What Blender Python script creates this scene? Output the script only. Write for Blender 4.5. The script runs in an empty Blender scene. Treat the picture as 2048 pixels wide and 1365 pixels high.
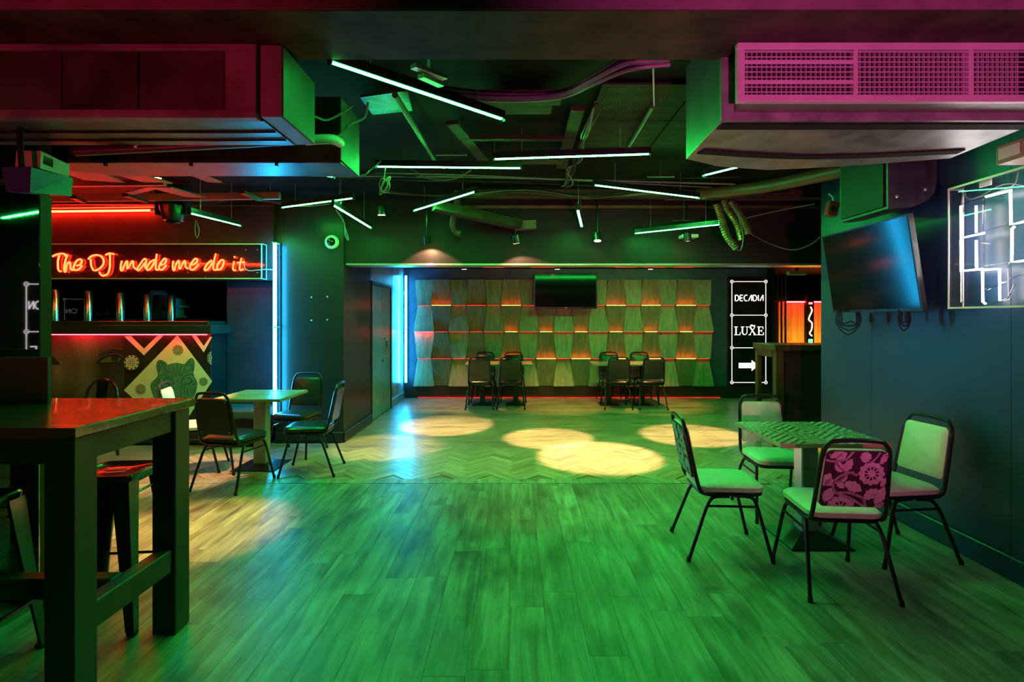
import bpy, math, random
from mathutils import Vector, Matrix

# ------------------------------------------------------------------ camera, world, exposure
sc = bpy.context.scene
COL = sc.collection
RND = random.Random(11)
F, CX, CY, H = 1050.0, 1030.0, 637.0, 1.55      # survey: focal length (px), vanishing point, eye height

cam = bpy.data.cameras.new('camera')
cam.sensor_width = 36.0
cam.lens = F / 2048 * 36.0
cam.shift_x = -(CX - 1024) / 2048
cam.shift_y = -(682.5 - CY) / 2048
cam.clip_start = 0.05
camo = bpy.data.objects.new('camera', cam)
camo.location = (0, 0, H)
camo.rotation_euler = (math.pi / 2, 0, 0)
COL.objects.link(camo)
sc.camera = camo

world = bpy.data.worlds.new('world')
sc.world = world
world.use_nodes = True
world.node_tree.nodes['Background'].inputs[0].default_value = (0.01, 0.012, 0.02, 1)
world.node_tree.nodes['Background'].inputs[1].default_value = 0.1
sc.view_settings.view_transform = 'Standard'
sc.view_settings.look = 'None'
sc.view_settings.gamma = 1.0
sc.view_settings.use_curve_mapping = False
sc.view_settings.exposure = 0.0

# light levels (radiance of the luminous surfaces, watts for the spot lamps)
L_GREEN = 250.0
L_CYAN = 80.0
L_NEON = 30.0
L_WHITE = 30.0
L_TILE = 30.0
W_SPOT = 900.0

def P(px, py, d):
    return Vector(((px - CX) / F * d, d, H - (py - CY) / F * d))

# ------------------------------------------------------------------ materials
MATS = {}
def nd(nt, t, **kw):
    n = nt.nodes.new(t)
    for k, v in kw.items():
        setattr(n, k, v)
    return n

def mat(name, c, r=0.5, m=0.0, var=0.15, scale=6.0, stretch=(1, 1, 1), bump=0.0, rnd=0.0, spec=0.5, coat=0.0,
        detail=4.0, rvar=0.0):
    if name in MATS:
        return MATS[name]
    M = bpy.data.materials.new(name)
    M.use_nodes = True
    nt = M.node_tree
    b = nt.nodes['Principled BSDF']
    tc = nd(nt, 'ShaderNodeTexCoord')
    mp = nd(nt, 'ShaderNodeMapping')
    mp.inputs['Scale'].default_value = stretch
    nt.links.new(tc.outputs['Object'], mp.inputs['Vector'])
    no = nd(nt, 'ShaderNodeTexNoise')
    no.inputs['Scale'].default_value = scale
    no.inputs['Detail'].default_value = detail
    nt.links.new(mp.outputs[0], no.inputs['Vector'])
    cr = nd(nt, 'ShaderNodeValToRGB')
    cr.color_ramp.elements[0].position = 0.3
    cr.color_ramp.elements[1].position = 0.7
    cr.color_ramp.elements[0].color = tuple(max(0, x * (1 - var)) for x in c) + (1,)
    cr.color_ramp.elements[1].color = tuple(min(1, x * (1 + var)) for x in c) + (1,)
    nt.links.new(no.outputs['Fac'], cr.inputs[0])
    out = cr.outputs[0]
    if rnd:
        oi = nd(nt, 'ShaderNodeObjectInfo')
        mr = nd(nt, 'ShaderNodeMapRange')
        mr.inputs['To Min'].default_value = 1 - rnd
        mr.inputs['To Max'].default_value = 1 + rnd
        nt.links.new(oi.outputs['Random'], mr.inputs['Value'])
        vm = nd(nt, 'ShaderNodeVectorMath', operation='SCALE')
        nt.links.new(out, vm.inputs[0])
        nt.links.new(mr.outputs[0], vm.inputs['Scale'])
        out = vm.outputs[0]
    nt.links.new(out, b.inputs['Base Color'])
    b.inputs['Roughness'].default_value = r
    if rvar:
        rr = nd(nt, 'ShaderNodeMapRange')
        rr.inputs['To Min'].default_value = max(0.02, r - rvar)
        rr.inputs['To Max'].default_value = min(1, r + rvar)
        nt.links.new(no.outputs['Fac'], rr.inputs['Value'])
        nt.links.new(rr.outputs[0], b.inputs['Roughness'])
    b.inputs['Metallic'].default_value = m
    b.inputs['Specular IOR Level'].default_value = spec
    b.inputs['Coat Weight'].default_value = coat
    b.inputs['Coat Roughness'].default_value = 0.15
    if bump:
        bp = nd(nt, 'ShaderNodeBump')
        bp.inputs['Strength'].default_value = bump
        bp.inputs['Distance'].default_value = 0.01
        nt.links.new(no.outputs['Fac'], bp.inputs['Height'])
        nt.links.new(bp.outputs[0], b.inputs['Normal'])
    MATS[name] = M
    return M

def emit(name, c, s):
    if name in MATS:
        return MATS[name]
    M = bpy.data.materials.new(name)
    M.use_nodes = True
    nt = M.node_tree
    nt.nodes.clear()
    o = nd(nt, 'ShaderNodeOutputMaterial')
    e = nd(nt, 'ShaderNodeEmission')
    e.inputs[0].default_value = tuple(c) + (1,)
    e.inputs[1].default_value = s
    nt.links.new(e.outputs[0], o.inputs[0])
    MATS[name] = M
    return M

def clear(name, tint=(0.97, 0.97, 0.97), rough=0.0, ior=1.45):
    M = bpy.data.materials.new(name)
    M.use_nodes = True
    nt = M.node_tree
    nt.nodes.clear()
    o = nd(nt, 'ShaderNodeOutputMaterial')
    t = nd(nt, 'ShaderNodeBsdfTransparent')
    t.inputs[0].default_value = tint + (1,)
    g = nd(nt, 'ShaderNodeBsdfGlossy')
    g.inputs['Roughness'].default_value = rough
    fr = nd(nt, 'ShaderNodeFresnel')
    bf = nd(nt, 'ShaderNodeNewGeometry')
    io = nd(nt, 'ShaderNodeMapRange')
    io.inputs['To Min'].default_value = ior
    io.inputs['To Max'].default_value = 1 / ior
    nt.links.new(bf.outputs['Backfacing'], io.inputs['Value'])
    nt.links.new(io.outputs[0], fr.inputs[0])
    mx = nd(nt, 'ShaderNodeMixShader')
    nt.links.new(fr.outputs[0], mx.inputs[0])
    nt.links.new(t.outputs[0], mx.inputs[1])
    nt.links.new(g.outputs[0], mx.inputs[2])
    nt.links.new(mx.outputs[0], o.inputs[0])
    MATS[name] = M
    return M

def wood(name, dark, light, axis, r=0.35, rnd=0.25, bump=0.15, knots=0.5, freq=14.0, local=False, coat=0.0, stain=0.0, spec=0.5):
    """long-grain timber; axis is the grain direction (0 x, 1 y, 2 z)"""
    M = bpy.data.materials.new(name)
    M.use_nodes = True
    nt = M.node_tree
    b = nt.nodes['Principled BSDF']
    ge = nd(nt, 'ShaderNodeTexCoord') if local else nd(nt, 'ShaderNodeNewGeometry')
    pos = ge.outputs['Object'] if local else ge.outputs['Position']
    oi = nd(nt, 'ShaderNodeObjectInfo')
    ml = nd(nt, 'ShaderNodeMath', operation='MULTIPLY')
    ml.inputs[1].default_value = 37.0
    nt.links.new(oi.outputs['Random'], ml.inputs[0])
    ad = nd(nt, 'ShaderNodeVectorMath', operation='ADD')
    nt.links.new(pos, ad.inputs[0])
    nt.links.new(ml.outputs[0], ad.inputs[1])
    mp = nd(nt, 'ShaderNodeMapping')
    s = [1.0, 1.0, 1.0]
    s[axis] = 0.09
    mp.inputs['Scale'].default_value = s
    nt.links.new(ad.outputs[0], mp.inputs['Vector'])
    n1 = nd(nt, 'ShaderNodeTexNoise')
    n1.inputs['Scale'].default_value = freq
    n1.inputs['Detail'].default_value = 7
    n1.inputs['Roughness'].default_value = 0.65
    n1.inputs['Distortion'].default_value = 0.6
    nt.links.new(mp.outputs[0], n1.inputs['Vector'])
    cr = nd(nt, 'ShaderNodeValToRGB')
    cr.color_ramp.elements[0].position = 0.32
    cr.color_ramp.elements[1].position = 0.68
    cr.color_ramp.elements[0].color = tuple(dark) + (1,)
    cr.color_ramp.elements[1].color = tuple(light) + (1,)
    nt.links.new(n1.outputs['Fac'], cr.inputs[0])
    mp2 = nd(nt, 'ShaderNodeMapping')
    s2 = [1.0, 1.0, 1.0]
    s2[axis] = 0.45
    mp2.inputs['Scale'].default_value = s2
    nt.links.new(ad.outputs[0], mp2.inputs['Vector'])
    n2 = nd(nt, 'ShaderNodeTexNoise')
    n2.inputs['Scale'].default_value = 5.0
    n2.inputs['Detail'].default_value = 5
    nt.links.new(mp2.outputs[0], n2.inputs['Vector'])
    mr = nd(nt, 'ShaderNodeMapRange')
    mr.inputs['From Min'].default_value = 0.28
    mr.inputs['From Max'].default_value = 0.5
    mr.inputs['To Min'].default_value = 1 - knots
    mr.inputs['To Max'].default_value = 1.0
    nt.links.new(n2.outputs['Fac'], mr.inputs['Value'])
    m2 = nd(nt, 'ShaderNodeMapRange')
    m2.inputs['To Min'].default_value = 1 - rnd
    m2.inputs['To Max'].default_value = 1 + rnd
    nt.links.new(oi.outputs['Random'], m2.inputs['Value'])
    k = nd(nt, 'ShaderNodeMath', operation='MULTIPLY')
    nt.links.new(mr.outputs[0], k.inputs[0])
    nt.links.new(m2.outputs[0], k.inputs[1])
    last = k.outputs[0]
    if stain:
        n3 = nd(nt, 'ShaderNodeTexNoise')
        n3.inputs['Scale'].default_value = 1.3
        n3.inputs['Detail'].default_value = 6
        nt.links.new(pos, n3.inputs['Vector'])
        m3 = nd(nt, 'ShaderNodeMapRange')
        m3.inputs['From Min'].default_value = 0.35
        m3.inputs['From Max'].default_value = 0.6
        m3.inputs['To Min'].default_value = 1 - stain
        m3.inputs['To Max'].default_value = 1.0
        nt.links.new(n3.outputs['Fac'], m3.inputs['Value'])
        k2 = nd(nt, 'ShaderNodeMath', operation='MULTIPLY')
        nt.links.new(last, k2.inputs[0])
        nt.links.new(m3.outputs[0], k2.inputs[1])
        last = k2.outputs[0]
    vm = nd(nt, 'ShaderNodeVectorMath', operation='SCALE')
    nt.links.new(cr.outputs[0], vm.inputs[0])
    nt.links.new(last, vm.inputs['Scale'])
    nt.links.new(vm.outputs[0], b.inputs['Base Color'])
    b.inputs['Roughness'].default_value = r
    b.inputs['Coat Weight'].default_value = coat
    b.inputs['Specular IOR Level'].default_value = spec
    bp = nd(nt, 'ShaderNodeBump')
    bp.inputs['Strength'].default_value = bump
    bp.inputs['Distance'].default_value = 0.004
    nt.links.new(n1.outputs['Fac'], bp.inputs['Height'])
    nt.links.new(bp.outputs[0], b.inputs['Normal'])
    MATS[name] = M
    return M

BLACK = mat('matt black paint', (0.012, 0.012, 0.013), 0.55, var=0.3, spec=0.2)
BLACKGLOSS = mat('gloss black enamel', (0.008, 0.008, 0.009), 0.12, var=0.2, coat=0.5)
WALLBLACK = mat('black wall paint', (0.024, 0.026, 0.036), 0.32, var=0.35, scale=2.5, rvar=0.12)
WALLMAROON = mat('dark maroon fascia paint', (0.05, 0.022, 0.026), 0.45, var=0.3, scale=2.0, spec=0.3)
WALLBROWN = mat('dark brown wall paint', (0.030, 0.022, 0.022), 0.3, var=0.15, scale=1.5, rvar=0.04, spec=0.25)
WALLBLUE = mat('dark blue wall paint', (0.012, 0.030, 0.075), 0.36, var=0.3, scale=1.6, rvar=0.1)
WALLPLUM = mat('dark plum bulkhead paint', (0.022, 0.011, 0.018), 0.5, var=0.25, scale=1.5, spec=0.15)
WALLCYAN = mat('pale grey glossy wall boards', (0.45, 0.52, 0.58), 0.22, 0.35, var=0.1, scale=2.0)
DOORTINT = mat('cyan light tinted door leaf', (0.12, 0.30, 0.34), 0.38, 0.0, var=0.2)  # cyan light on the doors is put into this teal base colour
SLAB = mat('black painted ceiling slab', (0.008, 0.008, 0.007), 0.7, var=0.5, scale=3, bump=0.3, spec=0.08)
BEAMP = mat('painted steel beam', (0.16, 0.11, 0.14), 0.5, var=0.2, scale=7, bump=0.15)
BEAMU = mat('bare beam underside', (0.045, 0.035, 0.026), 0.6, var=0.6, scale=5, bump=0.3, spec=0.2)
GALV = mat('galvanised duct sheet', (0.26, 0.27, 0.27), 0.38, 0.5, var=0.35, scale=9, bump=0.12, rvar=0.12)
DUCTP = mat('painted duct side', (0.17, 0.12, 0.14), 0.5, var=0.45, scale=3.5, bump=0.25)
DUCTE = mat('dull duct end sheet', (0.055, 0.055, 0.055), 0.5, 0.0, var=0.4, scale=5, bump=0.15)
DUCTB = mat('black duct shade and seam', (0.012, 0.012, 0.012), 0.8, var=0.4, spec=0.15)  # black stands in for shadow on the rear duct; vent seams share it
DUCTU = mat('tarnished duct sheet', (0.14, 0.15, 0.15), 0.4, 0.6, var=0.5, scale=6, bump=0.15, rvar=0.15)
DUCTD = mat('stained duct panel', (0.06, 0.04, 0.045), 0.45, var=0.6, scale=3.0, bump=0.3)
GRILLE = mat('white aluminium grille', (0.55, 0.50, 0.53), 0.4, 0.2, var=0.1)
DARKIN = mat('dark duct interior', (0.01, 0.008, 0.009), 0.9)
CHROME = mat('polished chrome', (0.85, 0.85, 0.86), 0.08, 1.0, var=0.03)
SATIN = mat('satin chrome', (0.85, 0.85, 0.86), 0.22, 1.0, var=0.03)
STEEL = mat('brushed steel', (0.45, 0.45, 0.46), 0.32, 0.8, var=0.1)
TUBEBLK = mat('black powder coated tube', (0.014, 0.013, 0.015), 0.3, 0.2, var=0.2)
VINBLACK = mat('black vinyl upholstery', (0.018, 0.02, 0.024), 0.28, var=0.25, scale=18, bump=0.06)
VINCREAM = mat('cream vinyl upholstery', (0.62, 0.58, 0.54), 0.42, var=0.08, scale=20, bump=0.05)
FABDARK = mat('dark aubergine back fabric', (0.04, 0.018, 0.026), 0.85, var=0.2)
FABFLOR = mat('pale flocked flower pile', (0.55, 0.42, 0.46), 0.95, var=0.2, scale=60, bump=0.3)
RUBBER = mat('black rubber', (0.01, 0.01, 0.01), 0.7)
DKWOOD = wood('dark stained table timber', (0.030, 0.020, 0.014), (0.062, 0.042, 0.03), 2, r=0.42, rnd=0.1, knots=0.3, local=True)
TOPWOOD = wood('red brown varnished table top', (0.10, 0.035, 0.022), (0.22, 0.09, 0.05), 0, r=0.26, rnd=0.05, knots=0.4, local=True, coat=0.9)
PALEWOOD = wood('pale laminate table top', (0.30, 0.22, 0.14), (0.48, 0.38, 0.26), 0, r=0.25, rnd=0.08, knots=0.25, local=True)
EDGEWOOD = wood('oak edge band', (0.28, 0.17, 0.09), (0.45, 0.30, 0.18), 0, r=0.4, rnd=0.05, knots=0.2, local=True)
PLANK = wood('worn oak floor plank', (0.115, 0.11, 0.085), (0.40, 0.385, 0.31), 1, r=0.42, rnd=0.2, knots=0.7, freq=18, stain=0.4)
PARQUET = wood('worn parquet block', (0.24, 0.18, 0.12), (0.47, 0.37, 0.26), 0, r=0.3, rnd=0.2, knots=0.3, freq=10, local=True, stain=0.0)
PARQREST = wood('worn parquet', (0.24, 0.18, 0.12), (0.47, 0.37, 0.26), 0, r=0.3, rnd=0.0, knots=0.45, freq=9, stain=0.25)
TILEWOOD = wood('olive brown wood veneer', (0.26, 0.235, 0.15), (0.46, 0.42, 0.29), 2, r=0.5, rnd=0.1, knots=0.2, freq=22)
TILESHADE = wood('shaded olive wood veneer', (0.15, 0.13, 0.08), (0.27, 0.24, 0.155), 2, r=0.5, rnd=0.1, knots=0.2, freq=22)  # shade of the down-tilted columns put into a darker veneer tone
TIMBER = wood('raw joist timber', (0.03, 0.02, 0.012), (0.07, 0.048, 0.028), 0, r=0.7, rnd=0.2, local=True, spec=0.15)
PANELWD = wood('pale matchboard', (0.45, 0.36, 0.28), (0.62, 0.52, 0.42), 2, r=0.5, rnd=0.1, knots=0.2)
PVC = mat('white pvc', (0.62, 0.58, 0.54), 0.4, var=0.08)
CREAMP = mat('cream plastic casing', (0.32, 0.26, 0.20), 0.5, var=0.06)
PURPLEP = mat('violet plastic tray', (0.03, 0.012, 0.13), 0.4, var=0.1, spec=0.15)
TEALP = mat('teal grey plastic casing', (0.10, 0.30, 0.30), 0.4, var=0.2)
REDP = mat('red plastic', (0.45, 0.03, 0.03), 0.4, var=0.1)
WHITEP = mat('white painted plastic', (0.6, 0.6, 0.56), 0.4, var=0.05)
TVBLACK = mat('gloss tv screen', (0.004, 0.005, 0.006), 0.10, var=0.1, coat=0.0, spec=0.35)
TVFRAME = mat('tv bezel plastic', (0.012, 0.012, 0.013), 0.25, var=0.1)
CABLE = mat('black cable sheath', (0.012, 0.012, 0.013), 0.4, var=0.2, spec=0.25)
CABLEG = mat('grey cable sheath', (0.14, 0.15, 0.14), 0.5, var=0.1, spec=0.3)
CABLEP = mat('violet grey cable sheath', (0.09, 0.05, 0.11), 0.45, var=0.2)
FOIL = mat('ribbed foil duct', (0.35, 0.28, 0.14), 0.25, 0.8, var=0.3, scale=30)
PIPEBR = mat('old copper pipe', (0.08, 0.045, 0.02), 0.45, 0.3, var=0.3)
ACOUST = mat('perforated acoustic tile', (0.03, 0.025, 0.014), 0.75, var=0.25, scale=5, spec=0.1)
PRINTBLK = mat('black mural print', (0.018, 0.02, 0.022), 0.35, var=0.5, scale=5)
PRINTWHT = mat('white mural print', (0.85, 0.85, 0.82), 0.4, var=0.05)
PRINTTIG = mat('teal ink mural print', (0.10, 0.30, 0.31), 0.45, var=0.25, scale=25)
PRINTINK = mat('dark ink line print', (0.01, 0.03, 0.032), 0.5, var=0.2)
PRINTGREY = mat('grey ink print', (0.12, 0.13, 0.12), 0.5, var=0.3)
MIRROR = mat('smoked mirror', (0.35, 0.35, 0.36), 0.02, 1.0, var=0.0)
COUNTER = mat('black counter laminate', (0.03, 0.032, 0.036), 0.22, var=0.2)
CONDUIT = mat('dull steel conduit', (0.08, 0.08, 0.075), 0.4, 0.6, var=0.2)
SEALBR = wood('brown counter timber', (0.045, 0.022, 0.010), (0.10, 0.052, 0.025), 2, r=0.35, rnd=0.05, local=True)
BLUEUPH = mat('teal grey bench vinyl', (0.05, 0.09, 0.11), 0.4, var=0.2)
ACRYL = clear('clear acrylic')
SMOKE = clear('dark tinted glass', (0.55, 0.55, 0.55))
GLASST = clear('clear glass tube', (0.85, 0.85, 0.85), 0.05, 1.7)
ACREDGE = mat('polished acrylic edge', (0.75, 0.75, 0.75), 0.15, var=0.05)
E_GREEN = emit('green led diffuser', (0.02, 1.0, 0.11), L_GREEN)
E_GREEN2 = emit('dimmer green led diffuser', (0.02, 1.0, 0.11), L_GREEN * 0.35)
E_GREEN3 = emit('wall wash green led diffuser', (0.02, 1.0, 0.11), L_GREEN * 0.75)
E_CYAN = emit('cyan led diffuser', (0.02, 0.50, 1.0), L_CYAN)
E_RED = emit('red neon gas', (1.0, 0.026, 0.006), L_NEON)
E_REDBAR = emit('red neon bar gas', (1.0, 0.018, 0.005), 100.0)
E_REDBAR2 = emit('added red bar light', (1.0, 0.018, 0.005), 80.0)
E_REDLED = emit('red led strip', (1.0, 0.015, 0.02), 50.0)
E_TILEO = emit('amber red led strip', (1.0, 0.13, 0.02), L_TILE)
E_TILER = emit('dim red led strip', (1.0, 0.02, 0.015), L_TILE * 0.09)
E_WHITE = emit('white neon gas', (1.0, 0.90, 0.86), L_WHITE)
E_SIGN = emit('white sign film', (1.0, 0.88, 0.92), 1.6)
E_SIGNL = emit('bright white sign film', (1.0, 0.93, 0.9), 2.6)
E_MAG = emit('magenta led diffuser', (1.0, 0.06, 0.42), 16.0)
E_PINKRED = emit('crimson led diffuser', (1.0, 0.02, 0.10), 16.0)
E_LAMP = emit('warm lamp lens', (1.0, 0.55, 0.2), 25.0)
E_AMBER = emit('amber led strip', (1.0, 0.42, 0.02), 90.0)
E_GRN2 = emit('green led pixels', (0.05, 1.0, 0.15), 8.0)
E_WARMNEON = emit('warm neon tube', (1.0, 0.6, 0.2), 10.0)

# ------------------------------------------------------------------ mesh builder
def smooth_path(pts, n=6):
    pts = [Vector(p) for p in pts]
    if len(pts) < 3:
        return pts
    out = []
    for i in range(len(pts) - 1):
        p0 = pts[i - 1] if i else pts[0] * 2 - pts[1]
        p1, p2 = pts[i], pts[i + 1]
        p3 = pts[i + 2] if i + 2 < len(pts) else p2 * 2 - p1
        for k in range(n):
            t = k / n
            out.append(0.5 * ((2 * p1) + (p2 - p0) * t + (2 * p0 - 5 * p1 + 4 * p2 - p3) * t * t + (3 * p1 - p0 - 3 * p2 + p3) * t ** 3))
    out.append(pts[-1])
    return out

class MB:
    def __init__(self):
        self.v, self.f = [], []
    def add(self, vs, fs):
        o = len(self.v)
        self.v += [Vector(p) for p in vs]
        self.f += [tuple(i + o for i in q) for q in fs]
        return self
    def box(self, x0, x1, y0, y1, z0, z1):
        return self.hexa([(x0, y0, z0), (x1, y0, z0), (x1, y1, z0), (x0, y1, z0),
                          (x0, y0, z1), (x1, y0, z1), (x1, y1, z1), (x0, y1, z1)])
    def hexa(self, v):
        return self.add(v, [(0, 3, 2, 1), (4, 5, 6, 7), (0, 1, 5, 4), (1, 2, 6, 5), (2, 3, 7, 6), (3, 0, 4, 7)])
    def rbox(self, x0, x1, y0, y1, z0, z1, b=0.006):
        """box with chamfered vertical and horizontal edges (48 verts would be heavy: 24)"""
        b = min(b, (x1 - x0) / 2.2, (y1 - y0) / 2.2, (z1 - z0) / 2.2)
        rings = []
        for z, i in ((z0, b), (z0 + b, 0), (z1 - b, 0), (z1, b)):
            a0, a1, c0, c1 = x0 + i, x1 - i, y0 + i, y1 - i
            rings.append([(a0 + b, c0, z), (a1 - b, c0, z), (a1, c0 + b, z), (a1, c1 - b, z),
                          (a1 - b, c1, z), (a0 + b, c1, z), (a0, c1 - b, z), (a0, c0 + b, z)])
        return self.loft(rings)
    def loft(self, rings, caps=True):
        n = len(rings[0])
        vs = [p for r in rings for p in r]
        fs = []
        for k in range(len(rings) - 1):
            for i in range(n):
                j = (i + 1) % n
                fs.append((k * n + i, k * n + j, (k + 1) * n + j, (k + 1) * n + i))
        if caps:
            fs.append(tuple(range(n - 1, -1, -1)))
            fs.append(tuple((len(rings) - 1) * n + i for i in range(n)))
        return self.add(vs, fs)
    def beam(self, p, q, w, h, up=(0, 0, 1)):
        p, q = Vector(p), Vector(q)
        d = (q - p).normalized()
        up = Vector(up)
        s = d.cross(up)
        if s.length < 1e-4:
            s = d.cross(Vector((0, 1, 0)))
        s.normalize()
        u = s.cross(d)
        a, b = s * w / 2, u * h / 2
        return self.hexa([p - a - b, p + a - b, q + a - b, q - a - b, p - a + b, p + a + b, q + a + b, q - a + b])
    def tube(self, pts, r, n=8, closed=False, caps=True):
        pts = [Vector(p) for p in pts]
        m = len(pts)
        rs = r if isinstance(r, (list, tuple)) else [r] * m
        rings = []
        nrm = None
        for i in range(m):
            if closed:
                t = pts[(i + 1) % m] - pts[i - 1]
            else:
                t = pts[min(i + 1, m - 1)] - pts[max(i - 1, 0)]
            t.normalize()
            if nrm is None:
                a = Vector((0, 0, 1)) if abs(t.z) < 0.9 else Vector((0, 1, 0))
                nrm = t.cross(a).normalized()
            else:
                nrm = (nrm - t * nrm.dot(t))
                nrm = nrm.normalized() if nrm.length > 1e-6 else t.orthogonal().normalized()
            b = t.cross(nrm)
            rings.append([pts[i] + (nrm * math.cos(2 * math.pi * k / n) + b * math.sin(2 * math.pi * k / n)) * rs[i] for k in range(n)])
        if closed:
            rings.append(rings[0])
        return self.loft(rings, caps and not closed)
    def lathe(self, prof, c=(0, 0, 0), n=20, axis=2):
        c = Vector(c)
        rings = []
        for r, z in prof:
            ring = []
            for k in range(n):
                a = 2 * math.pi * k / n
                x, y = r * math.cos(a), r * math.sin(a)
                p = (x, y, z) if axis == 2 else ((x, z, -y) if axis == 1 else (z, x, y))
                ring.append(c + Vector(p))
            rings.append(ring)
        return self.loft(rings)
    def slab(self, poly, fn, t0, t1):
        """polygon (2D) extruded between t0 and t1; fn(u, v, t) -> point"""
        a = [fn(u, v, t0) for u, v in poly]
        b = [fn(u, v, t1) for u, v in poly]
        return self.loft([a, b])
    def build(self, name, m, parent=None, world=False, smooth=False, label=None):
        vs = self.v
        loc = Vector((0, 0, 0))
        if parent is None:
            lo = Vector([min(p[i] for p in vs) for i in range(3)])
            hi = Vector([max(p[i] for p in vs) for i in range(3)])
            loc = Vector(((lo.x + hi.x) / 2, (lo.y + hi.y) / 2, lo.z))
            vs = [p - loc for p in vs]
        elif world:
            inv = chain(parent).inverted()
            vs = [inv @ p for p in vs]
        me = bpy.data.meshes.new(name)
        me.from_pydata([tuple(p) for p in vs], [], self.f)
        me.validate()
        if smooth:
            me.polygons.foreach_set('use_smooth', [True] * len(me.polygons))
            try:
                me.set_sharp_from_angle(angle=math.radians(40))
            except Exception:
                pass
        me.materials.append(m)
        o = bpy.data.objects.new(name, me)
        o.location = loc
        COL.objects.link(o)
        if parent:
            o.parent = parent
        if label:
            o['label'] = label
        return o

def chain(o):
    m = Matrix.Identity(4)
    while o is not None:
        m = (Matrix.Translation(o.location) @ o.rotation_euler.to_matrix().to_4x4()) @ m
        o = o.parent
    return m

def tag(o, label, cat=None, group=None, kind=None):
    o['label'] = label
    if cat:
        o['category'] = cat
    if group:
        o['group'] = group
    if kind:
        o['kind'] = kind
    return o

def thing(name, label, cat, loc=(0, 0, 0), rz=0.0, group=None):
    o = bpy.data.objects.new(name, None)
    o.empty_display_size = 0.1
    o.location = loc
    o.rotation_euler = (0, 0, rz)
    COL.objects.link(o)
    return tag(o, label, cat, group)

def struct(o, label, cat):
    return tag(o, label, cat, kind='structure')

def copy_tree(o, parent=None):
    c = o.copy()
    COL.objects.link(c)
    c.parent = parent
    for ch in [x for x in o.children]:
        copy_tree(ch, c)
    return c

def spot(name, loc, target, energy, color, angle, blend=0.3, size=0.05, parent=None):
    l = bpy.data.lights.new(name, 'SPOT')
    l.energy = energy
    l.color = color
    l.spot_size = math.radians(angle)
    l.spot_blend = blend
    l.shadow_soft_size = size
    o = bpy.data.objects.new(name, l)
    d = Vector(target) - Vector(loc)
    o.rotation_euler = d.to_track_quat('-Z', 'Y').to_euler()
    o.location = loc
    COL.objects.link(o)
    if parent:
        o.parent = parent
        o.location = Vector(loc) - parent.location
    return o

# ------------------------------------------------------------------ structure: floor
fl = MB().box(-9, 8.6, -4.3, 14.2, -0.12, -0.008).build('floor', PARQREST)
struct(fl, 'timber floor of oak planks in front and herringbone parquet behind', 'floor')
W = 0.186
pl_cache = {}
x = -3.75
ci = 0
while x < 2.93:
    y = 0.55 - RND.random() * 1.1
    while y < 4.92:
        L = 1.22
        y1 = min(y + L, 4.92)
        y0 = max(y, 0.6)
        if y1 - y0 > 0.04:
            key = round(y1 - y0, 2)
            if key not in pl_cache:
                h = key / 2
                b = MB().rbox(-W / 2 + 0.0005, W / 2 - 0.0005, -h + 0.0004, h - 0.0004, -0.012, 0.0, 0.0006)
                pl_cache[key] = b.build('plank', PLANK, fl)
                o = pl_cache[key]
            else:
                o = pl_cache[key].copy()
                COL.objects.link(o)
                o.parent = fl
            o.location = Vector((x + W / 2, (y0 + y1) / 2, 0)) - fl.location
            o.location.z -= 0
        y += L
    x += W
    ci += 1
# plain boards behind the camera and at the far left
MB().box(-9, 2.95, -4.2, 0.6, -0.012, -0.0005).build('plank', PLANK, fl, world=True)
# threshold board between planks and parquet
MB().rbox(-3.75, 2.95, 4.925, 5.055, -0.012, 0.002, 0.002).build('border_board', PLANK, fl, world=True)
# herringbone blocks
bl, bw = 0.34, 0.085
blocks = []
c45 = math.cos(math.pi / 4)
for i in range(-150, 150):
    for j in range(-30, 30):
        for kind in (0, 1):
            if kind == 0:
                cx, cy, rz = i * bw + j * 2 * bl + bl / 2, i * bw + bw / 2, 0
            else:
                cx, cy, rz = i * bw + j * 2 * bl + bl + bw / 2, i * bw + bw - bl / 2, math.pi / 2
            X, Y = (cx - cy) * c45, (cx + cy) * c45 + 7.0
            if 5.06 < Y < 10.2 and -3.9 < X < 4.8 and not (X < -2.25 and Y > 6.4):
                if abs(X - 0.3) < Y * 0.62 + 0.3:
                    blocks.append((X, Y, rz + math.pi / 4))
blocks.sort(key=lambda b: b[1])
b0 = MB().rbox(-bl / 2 + 0.001, bl / 2 - 0.001, -bw / 2 + 0.001, bw / 2 - 0.001, -0.012, 0.0, 0.001)
first = None
rest = MB()
for k, (X, Y, rz) in enumerate(blocks):
    if k < 300:
        if first is None:
            first = b0.build('parquet_block', PARQUET, fl)
            o = first
        else:
            o = first.copy()
            COL.objects.link(o)
            o.parent = fl
        o.location = Vector((X, Y, RND.uniform(-0.0016, -0.0005))) - fl.location
        o.rotation_euler = (0, 0, rz)
    else:
        m = Matrix.Translation((X, Y, RND.uniform(-0.0016, -0.0005))) @ Matrix.Rotation(rz, 4, 'Z')
        hx, hy = bl / 2 - 0.001, bw / 2 - 0.001
        rest.add([m @ Vector(p) for p in ((-hx, -hy, -0.01), (hx, -hy, -0.01), (hx, hy, -0.01), (-hx, hy, -0.01),
                                          (-hx, -hy, 0), (hx, -hy, 0), (hx, hy, 0), (-hx, hy, 0))],
                 [(4, 5, 6, 7), (0, 1, 5, 4), (1, 2, 6, 5), (2, 3, 7, 6), (3, 0, 4, 7)])
ro = rest.build('parquet_blocks', PARQREST, fl, world=True)
ro['kind'] = 'stuff'

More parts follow.
